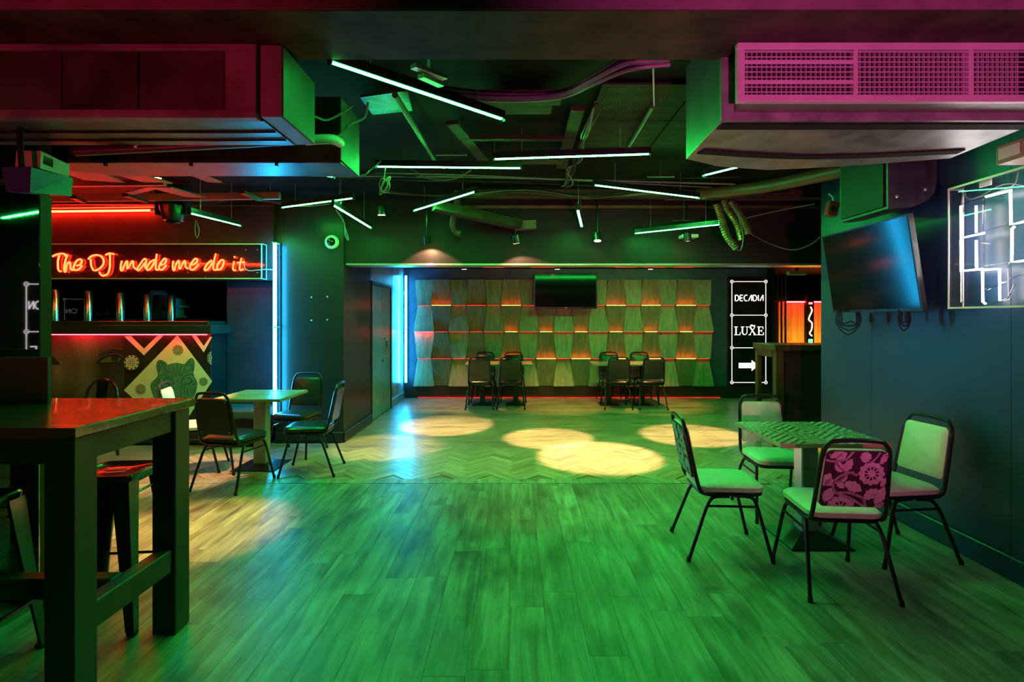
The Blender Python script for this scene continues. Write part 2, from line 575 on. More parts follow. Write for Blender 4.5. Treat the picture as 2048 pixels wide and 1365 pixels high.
# ------------------------------------------------------------------ structure: ceiling, walls
ceil = struct(MB().box(-9, 8.6, -4.3, 14.2, 3.05, 3.2).build('ceiling', SLAB), 'black exposed ceiling slab above pipes and cables', 'ceiling')
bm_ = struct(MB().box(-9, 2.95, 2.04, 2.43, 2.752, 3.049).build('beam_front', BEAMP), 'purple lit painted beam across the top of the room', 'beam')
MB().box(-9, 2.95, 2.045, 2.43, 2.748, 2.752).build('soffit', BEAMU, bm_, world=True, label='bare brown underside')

XR = 2.95
wr = struct(MB().box(XR, XR + 0.25, -4.2, 5.06, 0, 3.05).build('wall_right', WALLBLUE), 'dark blue painted wall behind the tilted television', 'wall')
for yy in (1.9, 3.12, 4.34):
    MB().box(XR - 0.0005, XR + 0.001, yy, yy + 0.004, 0.14, 3.0).build('joint', BLACK, wr, world=True)
struct(MB().rbox(XR - 0.025, XR - 0.001, -4.1, 5.05, 0.0, 0.14, 0.006).build('baseboard_right', WALLBLUE), 'blue painted skirting along the blue wall', 'baseboard')
struct(MB().box(-9.15, -9, -4.2, 9, 0, 3.05).build('wall_left', WALLBLACK), 'black wall closing the room on the far left', 'wall')
struct(MB().box(-9, 2.95, -4.35, -4.2, 0, 3.05).build('wall_rear', WALLBROWN), 'dark wall behind the viewer', 'wall')

# pillar between the booth and the alcove
PXL, PXR, PY = -2.99, -2.14, 6.55
pil = struct(MB().box(PXL, PXR, PY, 7.8, 0, 3.05).build('wall_pillar', WALLBROWN), 'wide dark brown pillar carrying the round camera', 'wall')
sk = MB()
sk.rbox(PXL, PXR + 0.02, PY - 0.02, PY - 0.001, 0, 0.13, 0.006)
sk.rbox(PXR + 0.001, PXR + 0.02, PY - 0.02, 7.8, 0, 0.13, 0.006)
struct(sk.build('baseboard_pillar', WALLBROWN), 'dark brown skirting around the pillar foot', 'baseboard')
for px, py in ((623, 595), (655, 594), (623, 641), (655, 640)):
    p = P(px, py, PY)
    MB().lathe([(0.010, 0), (0.010, -0.004), (0.006, -0.007)], (p.x, PY - 0.001, p.z), 10, axis=1).build('bolt', STEEL, pil, world=True, smooth=True)

# alcove left wall with the double door
wal = struct(MB().box(-2.6, -2.18, 7.8, 10.45, 0, 2.6).build('wall_alcove_left', WALLCYAN), 'glossy cyan lit side wall beyond the pillar', 'wall')
for yy in (9.3, 9.72):
    MB().box(-2.181, -2.178, yy, yy + 0.005, 0.12, 2.45).build('joint', BLACK, wal, world=True)
struct(MB().rbox(-2.179, -2.155, 9.13, 10.25, 0, 0.12, 0.005).build('baseboard_alcove', WALLCYAN), 'short skirting below the cyan tubes', 'baseboard')
dr = thing('door_1', 'dark double door with chrome pull beside the pillar', 'door', (-2.17, 8.45, 0))
dr['kind'] = 'structure'
MB().box(-2.178, -2.13, 7.82, 7.86, 0, 2.06).box(-2.178, -2.13, 9.04, 9.10, 0, 2.06).box(-2.178, -2.13, 7.82, 9.10, 2.06, 2.11).build('frame', WALLBROWN, dr, world=True)
d1 = MB().rbox(-2.178, -2.145, 7.865, 8.447, 0.01, 2.055, 0.004).build('leaf', DOORTINT, dr, world=True)
d2 = MB().rbox(-2.178, -2.145, 8.453, 9.035, 0.01, 2.055, 0.004).build('leaf', DOORTINT, dr, world=True)
hd = [(-2.145, 8.50, 1.22), (-2.09, 8.50, 1.22), (-2.075, 8.50, 1.20), (-2.075, 8.50, 1.02), (-2.09, 8.50, 1.0), (-2.145, 8.50, 1.0)]
MB().tube(hd, 0.010, 8).build('handle', CHROME, d2, world=True, smooth=True)
MB().lathe([(0.022, 0), (0.022, 0.006), (0.010, 0.008)], (-2.146, 8.50, 0.86), 12, axis=0).build('lock', BLACK, d2, world=True)

# back wall of the alcove
WY = 10.3
wb = struct(MB().box(-2.2, 4.95, WY, WY + 0.15, 0, 2.6).build('wall_back', mat('blue grey wall board', (0.05, 0.09, 0.16), 0.35, var=0.2)), 'back wall clad in zigzag olive wood tiles with red glow', 'wall')
struct(MB().box(-2.2, 7.5, 6.85, 14.0, 2.52, 2.60).build('ceiling_alcove', SLAB), 'low dark ceiling of the alcove', 'ceiling')
bk = struct(MB().box(PXR + 0.001, 7.4, 6.6, 6.84, 2.24, 3.049).build('wall_bulkhead', WALLPLUM), 'plum bulkhead above the alcove carrying four spot lamps', 'wall')
MB().rbox(PXR + 0.02, 7.4, 6.585, 6.86, 2.215, 2.239, 0.003).build('edge_trim', STEEL, bk, world=True)
struct(MB().box(-2.15, 4.9, WY - 0.05, WY - 0.001, 0.0, 0.215).build('baseboard_back', mat('dark red skirting', (0.05, 0.02, 0.02), 0.4)), 'dark skirting board below the wood tiles', 'baseboard')
MB().box(-1.9, 4.0, WY - 0.062, WY - 0.051, 0.003, 0.008).build('led_strip', E_TILER, wb, world=True, label='thin red light line at floor level')
struct(MB().box(4.95, 5.1, WY, 14, 0, 2.6).build('wall_passage', WALLBLACK), 'black return wall beside the lit sign', 'wall')

# tiles
TX0, PITCH, NC = -1.94, 0.3395, 17
ZB = [2.305, 1.80, 1.285, 0.765, 0.226]
OFF = 0.034
def tb(b, r):
    o = OFF * (0.4 if r == 0 else 1.0)
    s = 1 if (b - 1 + r) % 2 == 0 else -1
    return TX0 + b * PITCH + s * o
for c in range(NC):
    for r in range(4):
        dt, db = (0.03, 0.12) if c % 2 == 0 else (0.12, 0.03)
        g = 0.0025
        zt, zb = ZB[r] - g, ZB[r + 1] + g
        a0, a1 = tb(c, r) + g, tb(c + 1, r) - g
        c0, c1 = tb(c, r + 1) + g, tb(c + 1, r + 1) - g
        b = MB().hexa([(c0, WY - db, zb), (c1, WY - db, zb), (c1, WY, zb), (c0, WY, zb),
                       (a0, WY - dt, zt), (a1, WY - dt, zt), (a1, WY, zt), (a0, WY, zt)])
        b.build('tile', TILEWOOD if c % 2 == 0 else TILESHADE, wb, world=True)
for c in range(NC):
    for r in (1, 2, 3):
        a0, a1 = tb(c, r) + 0.02, tb(c + 1, r) - 0.02
        if c % 2:
            mm = E_TILER if (c < 4 and r > 1) or c == 3 else E_TILEO
            MB().box(a0, a1, WY - 0.116, WY - 0.106, ZB[r] - 0.001, ZB[r] + 0.006).build('led_strip', mm, wb, world=True)
        else:
            mm = E_REDLED if (c == 0 and r == 2) else E_TILER
            MB().box(a0, a1, WY - 0.112, WY - 0.104, ZB[r] - 0.005, ZB[r] + 0.001).build('led_strip', mm, wb, world=True)
for xa, xb_ in ((-0.6, -0.2), (0.3, 0.75), (1.9, 2.3), (2.45, 2.85), (3.0, 3.35)):
    MB().box(xa, xb_, 9.9, 9.915, 2.508, 2.519).build('led_strip', E_TILER, wb, world=True)

# DJ side: fascia, side wall, back of the booth
struct(MB().box(-9, PXL - 0.002, 6.5, 6.6, 2.02, 3.049).build('wall_fascia', WALLMAROON), 'dark maroon fascia behind the red neon sign', 'wall')
struct(MB().box(-3.72, PXL - 0.002, 6.78, 6.9, 0, 2.02).build('wall_booth_side', WALLBLACK), 'dark wall between the booth and the cyan tube', 'wall')
struct(MB().box(-9, -3.72, 8.9, 9.0, 0, 3.049).build('wall_booth_back', WALLBLACK), 'dark wall at the back of the booth', 'wall')
struct(MB().box(-3.74, -3.66, 6.9, 9.0, 0, 3.049).build('wall_booth_end', WALLBLACK), 'dark end wall inside the booth', 'wall')

# mirrored partition end on the left
mp_ = struct(MB().box(-4.2, -2.586, 2.86, 2.93, 0, 3.049).build('wall_partition', mat('olive black partition', (0.012, 0.016, 0.01), 0.5, spec=0.2)), 'narrow partition end faced with a dark mirror', 'wall')
MB().box(-4.2, -2.587, 2.852, 2.86, 0.0, 2.9).build('mirror_panel', MIRROR, mp_, world=True, label='smoked mirror facing')

# passage on the right: far back wall and end
struct(MB().box(5.1, 8.4, 12.6, 12.7, 0, 2.6).build('wall_far', mat('dark brown booth wall', (0.05, 0.035, 0.02), 0.5)), 'dark wall behind the orange lit matchboards', 'wall')
struct(MB().box(8.4, 8.55, 4, 13, 0, 3.049).build('wall_far_right', WALLBLACK), 'black wall closing the passage', 'wall')
struct(MB().box(3.2, 8.4, 5.061, 5.16, 0, 3.049).build('wall_return', WALLBLACK), 'black return behind the blue wall corner', 'wall')

# ------------------------------------------------------------------ furniture: chairs
def back_plane(u, v, t):
    """u across, v 0..1 up the backrest, t depth towards the rear"""
    z = 0.515 + v * 0.325
    y = -0.222 - v * 0.062
    return Vector((u, y - t, z - t * 0.19))

def half_w(v):
    return 0.172 - 0.012 * v

def backrest_poly():
    pts = [(-half_w(0) + 0.012, 0.0), (half_w(0) - 0.012, 0.0), (half_w(0), 0.05)]
    for k in range(6):
        a = k / 5 * math.pi / 2
        pts.append((half_w(1) - 0.035 + 0.035 * math.cos(a), 0.90 + 0.10 * math.sin(a)))
    for k in range(6):
        a = math.pi / 2 + k / 5 * math.pi / 2
        pts.append((-half_w(1) + 0.035 + 0.035 * math.cos(a), 0.90 + 0.10 * math.sin(a)))
    pts.append((-half_w(0), 0.05))
    return pts

def floral(parent):
    """pale flocked flowers, leaves and stems standing proud of the outer back"""
    W_, H_ = 0.345, 0.325
    def fn(u, v, t):
        return back_plane(u, v, t)
    def px(x_, y_):                       # sampled in a 0..1 square, y down
        v = 1 - y_
        return ((x_ - 0.5) * 2 * half_w(v) * 0.985, min(max(v, 0.004), 0.985))
    def clampxy(x_, y_):
        return (min(max(x_, 0.0), 1.0), min(max(y_, 0.0), 1.0))
    b = MB()
    T0, T1 = 0.0155, 0.0185
    def blob(pts):
        b.slab([px(*clampxy(*p)) for p in pts], fn, T0, T1)
    def leaf(x0, y0, x1, y1, w, lob=0):
        n = 7
        L_, R_ = [], []
        dx, dy = x1 - x0, y1 - y0
        l = math.hypot(dx, dy)
        nx, ny = -dy / l, dx / l
        for k in range(n + 1):
            t = k / n
            s = w * math.sin(math.pi * min(1, t * 0.93 + 0.05)) ** 0.8 * (1 + lob * (0.22 if k % 2 else -0.1))
            L_.append((x0 + dx * t + nx * s, y0 + dy * t + ny * s))
            R_.append((x0 + dx * t - nx * s, y0 + dy * t - ny * s))
        blob(L_ + R_[::-1])
    def stem(pts, w=0.018):
        path = [Vector((p[0], p[1], 0)) for p in pts]
        path = smooth_path(path, 5)
        for i in range(len(path) - 1):
            p, q = path[i], path[i + 1]
            d = (q - p)
            if d.length < 1e-5:
                continue
            d.normalize()
            nx, ny = -d.y * w, d.x * w
            e = d * w * 0.5
            quad = [(p.x + nx - e.x, p.y + ny - e.y), (p.x - nx - e.x, p.y - ny - e.y), (q.x - nx + e.x, q.y - ny + e.y), (q.x + nx + e.x, q.y + ny + e.y)]
            if all(-0.02 < a < 1.02 and -0.02 < c < 1.02 for a, c in quad):
                blob(quad)
    holes = MB()
    def flower(cx, cy, r):
        pts = []
        for k in range(48):
            a = 2 * math.pi * k / 48
            rr = r * (1 + 0.07 * math.cos(12 * a))
            pts.append((cx + rr * math.cos(a), cy + rr * math.sin(a)))
        if cy + r < 1.02:
            blob(pts)
        else:
            blob([p for p in pts if p[1] <= 1.0])
        for k in range(10):
            a = 2 * math.pi * (k + 0.5) / 10
            q = []
            for (rr, da) in ((0.30, -0.10), (0.56, -0.2), (0.60, -0.08), (0.52, 0), (0.60, 0.08), (0.56, 0.2), (0.30, 0.10)):
                q.append((cx + r * rr * math.cos(a + da), cy + r * rr * math.sin(a + da)))
            if max(p[1] for p in q) < 1.0:
                holes.slab([px(*p) for p in q], fn, T1 - 0.001, T1 + 0.0006)
    flower(0.75, 0.39, 0.20)
    flower(0.32, 1.02, 0.22)
    stem([(0.0, 0.17), (0.15, 0.19), (0.32, 0.15), (0.42, 0.02)])
    stem([(0.16, 0.2), (0.24, 0.3), (0.34, 0.37), (0.46, 0.38)])
    stem([(0.52, 0.42), (0.40, 0.39), (0.26, 0.45), (0.17, 0.56), (0.18, 0.68), (0.26, 0.76), (0.46, 0.84), (0.66, 0.97)], 0.02)
    stem([(0.2, 0.75), (0.4, 0.74), (0.55, 0.78), (0.66, 0.84), (0.7, 0.97)], 0.02)
    stem([(0.72, 0.2), (0.8, 0.12), (0.86, 0.02)], 0.014)
    stem([(0.2, 0.57), (0.28, 0.52), (0.34, 0.46)], 0.014)
    leaf(0.06, 0.12, 0.27, 0.02, 0.055, 1)
    leaf(0.17, 0.18, 0.32, 0.03, 0.06)
    leaf(0.18, 0.20, 0.27, 0.38, 0.07)
    leaf(0.31, 0.37, 0.42, 0.14, 0.065, 1)
    leaf(0.63, 0.20, 0.64, 0.0, 0.085, 1)
    leaf(0.35, 0.56, 0.62, 0.70, 0.085, 1)
    leaf(0.22, 0.54, 0.34, 0.66, 0.05, 1)
    leaf(0.30, 0.56, 0.37, 0.43, 0.03)
    leaf(0.0, 0.62, 0.10, 0.40, 0.07, 1)
    leaf(0.03, 0.60, 0.18, 0.52, 0.06, 1)
    leaf(0.06, 0.90, 0.16, 0.66, 0.085)
    leaf(0.68, 0.84, 0.86, 0.66, 0.08, 1)
    leaf(0.86, 0.94, 0.97, 0.62, 0.075, 1)
    leaf(0.88, 0.22, 0.98, 0.02, 0.045, 1)
    leaf(0.92, 0.62, 0.97, 0.46, 0.04)
    leaf(0.84, 0.99, 0.98, 0.90, 0.05)
    p = b.build('floral_pattern', FABFLOR, parent, label='pale flocked flowers and leaves')
    holes.build('flower_eye', FABDARK, p)

def make_chair(name, label, cream, group):
    t = thing(name, label, 'chair', (0, 0, 0), 0, group)
    seatm = VINCREAM if cream else VINBLACK
    # domed seat pad
    rings = []
    def rr(hx, y0, y1, rad, z):
        out = []
        for (sx, sy, a0) in ((1, 1, 0), (-1, 1, 90), (-1, -1, 180), (1, -1, 270)):
            cx = sx * (hx - rad)
            cy = (y1 - rad) if sy > 0 else (y0 + rad)
            for k in range(6):
                a = math.radians(a0 + 90 * k / 5)
                out.append((cx + rad * math.cos(a), cy + rad * math.sin(a), z))
        return out
    for hx, y0, y1, rad, z in ((0.185, -0.185, 0.205, 0.06, 0.428), (0.2, -0.2, 0.22, 0.07, 0.436), (0.2, -0.2, 0.22, 0.07, 0.462),
                               (0.185, -0.185, 0.205, 0.07, 0.477), (0.14, -0.14, 0.16, 0.07, 0.485), (0.06, -0.06, 0.08, 0.05, 0.488)):
        rings.append(rr(hx, y0, y1, rad, z))
    MB().loft(rings).build('seat', seatm, t, smooth=True)
    MB().tube(rr(0.185, -0.185, 0.205, 0.06, 0.416), 0.0115, 8, closed=True).build('seat_frame', TUBEBLK, t, smooth=True)
    fr = [(-0.19, -0.10, 0.412), (-0.192, -0.175, 0.425), (-0.192, -0.205, 0.47), (-0.186, -0.235, 0.6), (-0.176, -0.272, 0.78)]
    arc = []
    for k in range(9):
        a = math.pi - k / 8 * math.pi
        arc.append((0.085 * math.cos(a) * (1 if True else 1) + (-0.088 if k < 4 else (0.088 if k > 4 else 0)), -0.278 - 0.018 * math.sin(a), 0.80 + 0.092 * math.sin(a)))
    fr2 = fr + arc + [(-p[0], p[1], p[2]) for p in fr[::-1]]
    MB().tube(smooth_path(fr2, 3), 0.0125, 8).build('back_frame', TUBEBLK, t, smooth=True)
    poly = backrest_poly()
    br = MB()
    inner = [(u * 0.86, 0.5 + (v - 0.5) * 0.88) for u, v in poly]
    br.loft([[back_plane(u, v, 0.006) for u, v in poly], [back_plane(u, v, -0.012) for u, v in poly], [back_plane(u, v, -0.026) for u, v in inner]])
    br.build('backrest', seatm, t, smooth=True)
    ob = MB().slab([(u * 0.985, 0.5 + (v - 0.5) * 0.985) for u, v in poly], back_plane, 0.006, 0.0155)
    outer = ob.build('back_cover', FABDARK if cream else VINBLACK, t)
    if cream:
        floral(t)
    for sx in (-1, 1):
        for v in (0.08, 0.93):
            p = back_plane(sx * 0.145, v, 0.017 if not cream else 0.019)
            MB().lathe([(0.006, 0), (0.006, -0.003), (0.003, -0.005)], p, 8, axis=1).build('screw', STEEL, outer)
    for sx in (-1, 1):
        fl_ = [(sx * 0.228, 0.245, 0.012), (sx * 0.2, 0.165, 0.33), (sx * 0.192, 0.145, 0.385), (sx * 0.187, 0.11, 0.405), (sx * 0.185, 0.02, 0.408)]
        l = MB().tube([fl_[0]] + smooth_path(fl_[1:], 3), 0.0115, 8).build('leg', TUBEBLK, t, smooth=True)
        MB().tube([(sx * 0.229, 0.2475, 0.0), (sx * 0.2275, 0.2435, 0.03)], 0.014, 8).build('foot_cap', RUBBER, l, smooth=True)
        rl = [(sx * 0.235, -0.275, 0.012), (sx * 0.205, -0.165, 0.32), (sx * 0.195, -0.135, 0.375), (sx * 0.189, -0.10, 0.400), (sx * 0.186, -0.01, 0.404)]
        l = MB().tube([rl[0]] + smooth_path(rl[1:], 3), 0.0115, 8).build('leg', TUBEBLK, t, smooth=True)
        MB().tube([(sx * 0.2362, -0.2793, 0.0), (sx * 0.2345, -0.2733, 0.03)], 0.014, 8).build('foot_cap', RUBBER, l, smooth=True)
        MB().tube([(sx * 0.199, 0.158, 0.345), (sx * 0.201, -0.15, 0.345)], 0.008, 6).build('stretcher', TUBEBLK, t, smooth=True)
    return t

D2R = math.pi / 180
cream0 = make_chair('banquet_chair', '', True, 'cream vinyl banquet chairs')
black0 = make_chair('banquet_chair', '', False, 'black vinyl banquet chairs')
used = {}
def put_chair(proto, x, y, rz, label):
    o = proto if proto.name not in used else copy_tree(proto)
    used[proto.name] = 1
    o.location = (x, y, 0)
    o.rotation_euler = (0, 0, rz * D2R)
    o['label'] = label
    return o
put_chair(cream0, 1.87, 3.12, -5, 'cream chair with its pink flowered back turned to the viewer')
put_chair(cream0, 1.40, 3.56, -94, 'cream chair seen side-on at the open side of the striped table')
put_chair(cream0, 2.07, 4.19, 176, 'cream chair facing the viewer across the striped table')
put_chair(cream0, 2.50, 3.50, 97, 'cream chair between the striped table and the blue wall')
put_chair(cream0, -3.27, 5.40, -72, 'cream chair beside the booth, its back lit orange')
put_chair(black0, -2.61, 4.90, -12, 'black chair with its screwed back turned to the viewer, nearest the tall table')
put_chair(black0, -2.07, 5.33, 96, 'black chair seen side-on in front of the brown pillar')
put_chair(black0, -2.50, 6.01, 176, 'black chair facing the viewer below the cyan tube')
put_chair(black0, -0.60, 9.12, 0, 'black chair with back to viewer, leftmost at the far tables')
put_chair(black0, -0.07, 9.12, 0, 'black chair with back to viewer, second from left at the far tables')
put_chair(black0, 1.75, 9.12, 0, 'black chair with back to viewer, third from left at the far tables')
put_chair(black0, 2.34, 9.12, 0, 'black chair with back to viewer, rightmost at the far tables')
put_chair(black0, -0.58, 9.86, 180, 'black chair against the tiled wall, leftmost of four')
put_chair(black0, -0.03, 9.86, 180, 'black chair against the tiled wall, second of four from the left')
put_chair(black0, 1.81, 9.86, 180, 'black chair against the tiled wall, third of four from the left')
put_chair(black0, 2.40, 9.86, 180, 'black chair against the tiled wall, rightmost of four')

# ------------------------------------------------------------------ pedestal tables
def stripe_mat():
    M = bpy.data.materials.new('chevron striped laminate')
    M.use_nodes = True
    nt = M.node_tree
    b = nt.nodes['Principled BSDF']
    tc = nd(nt, 'ShaderNodeTexCoord')
    sp = nd(nt, 'ShaderNodeSeparateXYZ')
    nt.links.new(tc.outputs['Object'], sp.inputs[0])
    pp = nd(nt, 'ShaderNodeMath', operation='PINGPONG')
    pp.inputs[1].default_value = 0.175
    nt.links.new(sp.outputs[0], pp.inputs[0])
    ax = nd(nt, 'ShaderNodeMath', operation='ABSOLUTE')
    nt.links.new(sp.outputs[1], ax.inputs[0])
    ad = nd(nt, 'ShaderNodeMath', operation='ADD')
    nt.links.new(pp.outputs[0], ad.inputs[0])
    nt.links.new(ax.outputs[0], ad.inputs[1])
    mu = nd(nt, 'ShaderNodeMath', operation='MULTIPLY')
    mu.inputs[1].default_value = 15.0
    nt.links.new(ad.outputs[0], mu.inputs[0])
    fr = nd(nt, 'ShaderNodeMath', operation='FRACT')
    nt.links.new(mu.outputs[0], fr.inputs[0])
    gt = nd(nt, 'ShaderNodeMath', operation='GREATER_THAN')
    gt.inputs[1].default_value = 0.45
    nt.links.new(fr.outputs[0], gt.inputs[0])
    no = nd(nt, 'ShaderNodeTexNoise')
    no.inputs['Scale'].default_value = 30
    mx = nd(nt, 'ShaderNodeMix', data_type='RGBA')
    mx.inputs[6].default_value = (0.10, 0.085, 0.07, 1)
    mx.inputs[7].default_value = (0.42, 0.38, 0.30, 1)
    nt.links.new(gt.outputs[0], mx.inputs[0])
    nt.links.new(mx.outputs[2], b.inputs['Base Color'])
    rr = nd(nt, 'ShaderNodeMapRange')
    rr.inputs['To Min'].default_value = 0.18
    rr.inputs['To Max'].default_value = 0.34
    nt.links.new(no.outputs['Fac'], rr.inputs['Value'])
    nt.links.new(rr.outputs[0], b.inputs['Roughness'])
    return M

def pedestal(label, x, y, sx, sy, topm, edgem, postm, pw, bsize, group, pyramid, rz=0):
    t = thing('pedestal_table', label, 'table', (x, y, 0), rz, group)
    tp = MB().rbox(-sx / 2, sx / 2, -sy / 2, sy / 2, 0.728, 0.752, 0.002).build('table_top', topm, t)
    e = MB()
    e.rbox(-sx / 2 - 0.006, sx / 2 + 0.006, -sy / 2 - 0.006, -sy / 2, 0.722, 0.7505, 0.002)
    e.rbox(-sx / 2 - 0.006, sx / 2 + 0.006, sy / 2, sy / 2 + 0.006, 0.722, 0.7505, 0.002)
    e.rbox(-sx / 2 - 0.006, -sx / 2, -sy / 2, sy / 2, 0.722, 0.7505, 0.002)
    e.rbox(sx / 2, sx / 2 + 0.006, -sy / 2, sy / 2, 0.722, 0.7505, 0.002)
    e.build('edge_band', edgem, tp)
    MB().box(-0.18, 0.18, -0.03, 0.03, 0.708, 0.727).box(-0.03, 0.03, -0.18, 0.18, 0.708, 0.727).build('spider_bracket', TUBEBLK, t)
    MB().rbox(-pw / 2, pw / 2, -pw / 2, pw / 2, 0.03, 0.71, 0.008).build('post', postm, t)
    h = bsize / 2
    if pyramid:
        MB().loft([[(-h, -h, 0), (h, -h, 0), (h, h, 0), (-h, h, 0)], [(-h, -h, 0.012), (h, -h, 0.012), (h, h, 0.012), (-h, h, 0.012)],
                   [(-pw * .6, -pw * .6, 0.07), (pw * .6, -pw * .6, 0.07), (pw * .6, pw * .6, 0.07), (-pw * .6, pw * .6, 0.07)]]).build('base', TUBEBLK, t)
    else:
        MB().loft([[(-h, -h, 0), (h, -h, 0), (h, h, 0), (-h, h, 0)], [(-h, -h, 0.008), (h, -h, 0.008), (h, h, 0.008), (-h, h, 0.008)],
                   [(-pw * .7, -pw * .7, 0.035), (pw * .7, -pw * .7, 0.035), (pw * .7, pw * .7, 0.035), (-pw * .7, pw * .7, 0.035)]]).build('base', TUBEBLK, t)
    return t
pedestal('small table with a chevron striped top by the blue wall', 2.05, 3.70, 0.70, 0.70, stripe_mat(), EDGEWOOD, STEEL, 0.115, 0.42, None, True)
pedestal('small pale topped table in front of the cyan tube', -2.66, 5.52, 0.68, 0.68, PALEWOOD, EDGEWOOD, mat('pale post laminate', (0.36, 0.33, 0.28), 0.35, var=0.15), 0.125, 0.44, None, False)
pedestal('pale topped table before the tiles, leftmost of four', -0.585, 9.46, 0.58, 0.66, PALEWOOD, EDGEWOOD, TUBEBLK, 0.09, 0.36, 'far tables', False)
pedestal('pale topped table before the tiles, second of four from the left', 0.012, 9.46, 0.58, 0.66, PALEWOOD, EDGEWOOD, TUBEBLK, 0.09, 0.36, 'far tables', False)
pedestal('pale topped table before the tiles, third of four from the left', 1.69, 9.46, 0.58, 0.66, PALEWOOD, EDGEWOOD, TUBEBLK, 0.09, 0.36, 'far tables', False)
pedestal('pale topped table before the tiles, rightmost of four', 2.287, 9.46, 0.58, 0.66, PALEWOOD, EDGEWOOD, TUBEBLK, 0.09, 0.36, 'far tables', False)

# ------------------------------------------------------------------ tall table with stools (near left)
TZ = 1.14
ht = thing('tall_table', 'tall dark timber bar table glowing red on top, nearest the viewer', 'table', (-2.5, 2.33, 0))
MB().rbox(-3.5, -1.64, 1.955, 2.70, TZ - 0.04, TZ, 0.004).build('table_top', TOPWOOD, ht, world=True)
for xx in (-1.775, -3.48):
    for yy in (1.975, 2.565):
        MB().rbox(xx, xx + 0.115, yy, yy + 0.115, 0, TZ - 0.041, 0.005).build('leg', DKWOOD, ht, world=True)
ap = TZ - 0.145
MB().rbox(-3.365, -1.775, 1.99, 2.03, ap, TZ - 0.041, 0.003).build('apron', DKWOOD, ht, world=True)
MB().rbox(-3.365, -1.775, 2.625, 2.665, ap, TZ - 0.041, 0.003).build('apron', DKWOOD, ht, world=True)
MB().rbox(-1.715, -1.675, 2.09, 2.565, ap, TZ - 0.041, 0.003).build('apron', DKWOOD, ht, world=True)
MB().rbox(-3.465, -3.425, 2.09, 2.565, ap, TZ - 0.041, 0.003).build('apron', DKWOOD, ht, world=True)
MB().rbox(-1.745, -1.675, 2.09, 2.565, 0.31, 0.42, 0.004).build('stretcher', DKWOOD, ht, world=True)
MB().rbox(-3.45, -3.38, 2.09, 2.565, 0.31, 0.42, 0.004).build('stretcher', DKWOOD, ht, world=True)
MB().rbox(-3.38, -1.745, 2.27, 2.34, 0.33, 0.42, 0.004).build('stretcher', DKWOOD, ht, world=True)
pb = tag(MB().rbox(-3.42, -2.245, 2.52, 2.545, TZ + 0.001, 1.362, 0.003).build('table_screen', mat('grey board', (0.06, 0.052, 0.05), 0.55, var=0.15, spec=0.2)), 'low grey board standing on the tall table', 'board')

def make_stool(label):
    t = thing('bar_stool', label, 'stool', (0, 0, 0), 0, 'black metal bar stools')
    def sq(h, rad, z):
        out = []
        for (sx, sy, a0) in ((1, 1, 0), (-1, 1, 90), (-1, -1, 180), (1, -1, 270)):
            for k in range(5):
                a = math.radians(a0 + 90 * k / 4)
                out.append((sx * (h - rad) + rad * math.cos(a), sy * (h - rad) + rad * math.sin(a), z))
        return out
    s = MB().loft([sq(0.155, 0.035, 0.715), sq(0.162, 0.04, 0.745), sq(0.162, 0.04, 0.757), sq(0.155, 0.04, 0.764), sq(0.140, 0.035, 0.764), sq(0.132, 0.03, 0.757), sq(0.02, 0.01, 0.756)])
    so = s.build('seat', BLACKGLOSS, t, smooth=True)
    MB().tube(sq(0.151, 0.04, 0.7605), 0.006, 6, closed=True).build('rolled_rim', BLACKGLOSS, so, smooth=True)
    MB().rbox(-0.05, 0.05, -0.014, 0.014, 0.7545, 0.7575, 0.001).build('hand_slot', RUBBER, so)
    for sx in (-1, 1):
        for sy in (-1, 1):
            m = MB()
            # folded sheet leg: L section that tapers to the foot
            def ring(cx, cy, w, z, th=0.012):
                return [(cx, cy, z), (cx - sx * w, cy, z), (cx - sx * w, cy - sy * th, z), (cx - sx * th, cy - sy * th, z), (cx - sx * th, cy - sy * w, z), (cx, cy - sy * w, z)]
            m.loft([ring(sx * 0.158, sy * 0.158, 0.085, 0.735), ring(sx * 0.178, sy * 0.178, 0.065, 0.45), ring(sx * 0.215, sy * 0.215, 0.04, 0.02)])
            l = m.build('leg', BLACKGLOSS, t)
            MB().rbox(min(sx * 0.218, sx * 0.178), max(sx * 0.218, sx * 0.178), min(sy * 0.218, sy * 0.178), max(sy * 0.218, sy * 0.178), 0, 0.022, 0.004).build('foot_cap', RUBBER, l)
    for sx in (-1, 1):
        MB().tube([(sx * 0.192, -0.19, 0.24), (sx * 0.192, 0.19, 0.24)], 0.008, 8).build('foot_rail', BLACKGLOSS, t, smooth=True)
        MB().tube([(-0.19, sx * 0.192, 0.24), (0.19, sx * 0.192, 0.24)], 0.008, 8).build('foot_rail', BLACKGLOSS, t, smooth=True)
        MB().tube([(sx * 0.15, -0.14, 0.66), (sx * 0.15, 0.14, 0.66)], 0.006, 6).build('brace', BLACKGLOSS, t, smooth=True)
    return t
st = make_stool('black metal stool with red rimmed seat between the tall table legs')
st.location = (-2.09, 2.745, 0)
st.rotation_euler = (0, 0, 6 * D2R)
s2 = copy_tree(st)
s2.location = (-2.42, 2.27, 0)
s2.rotation_euler = (0, 0, 3 * D2R)
s2['label'] = 'black metal stool in shadow at the lower left edge'

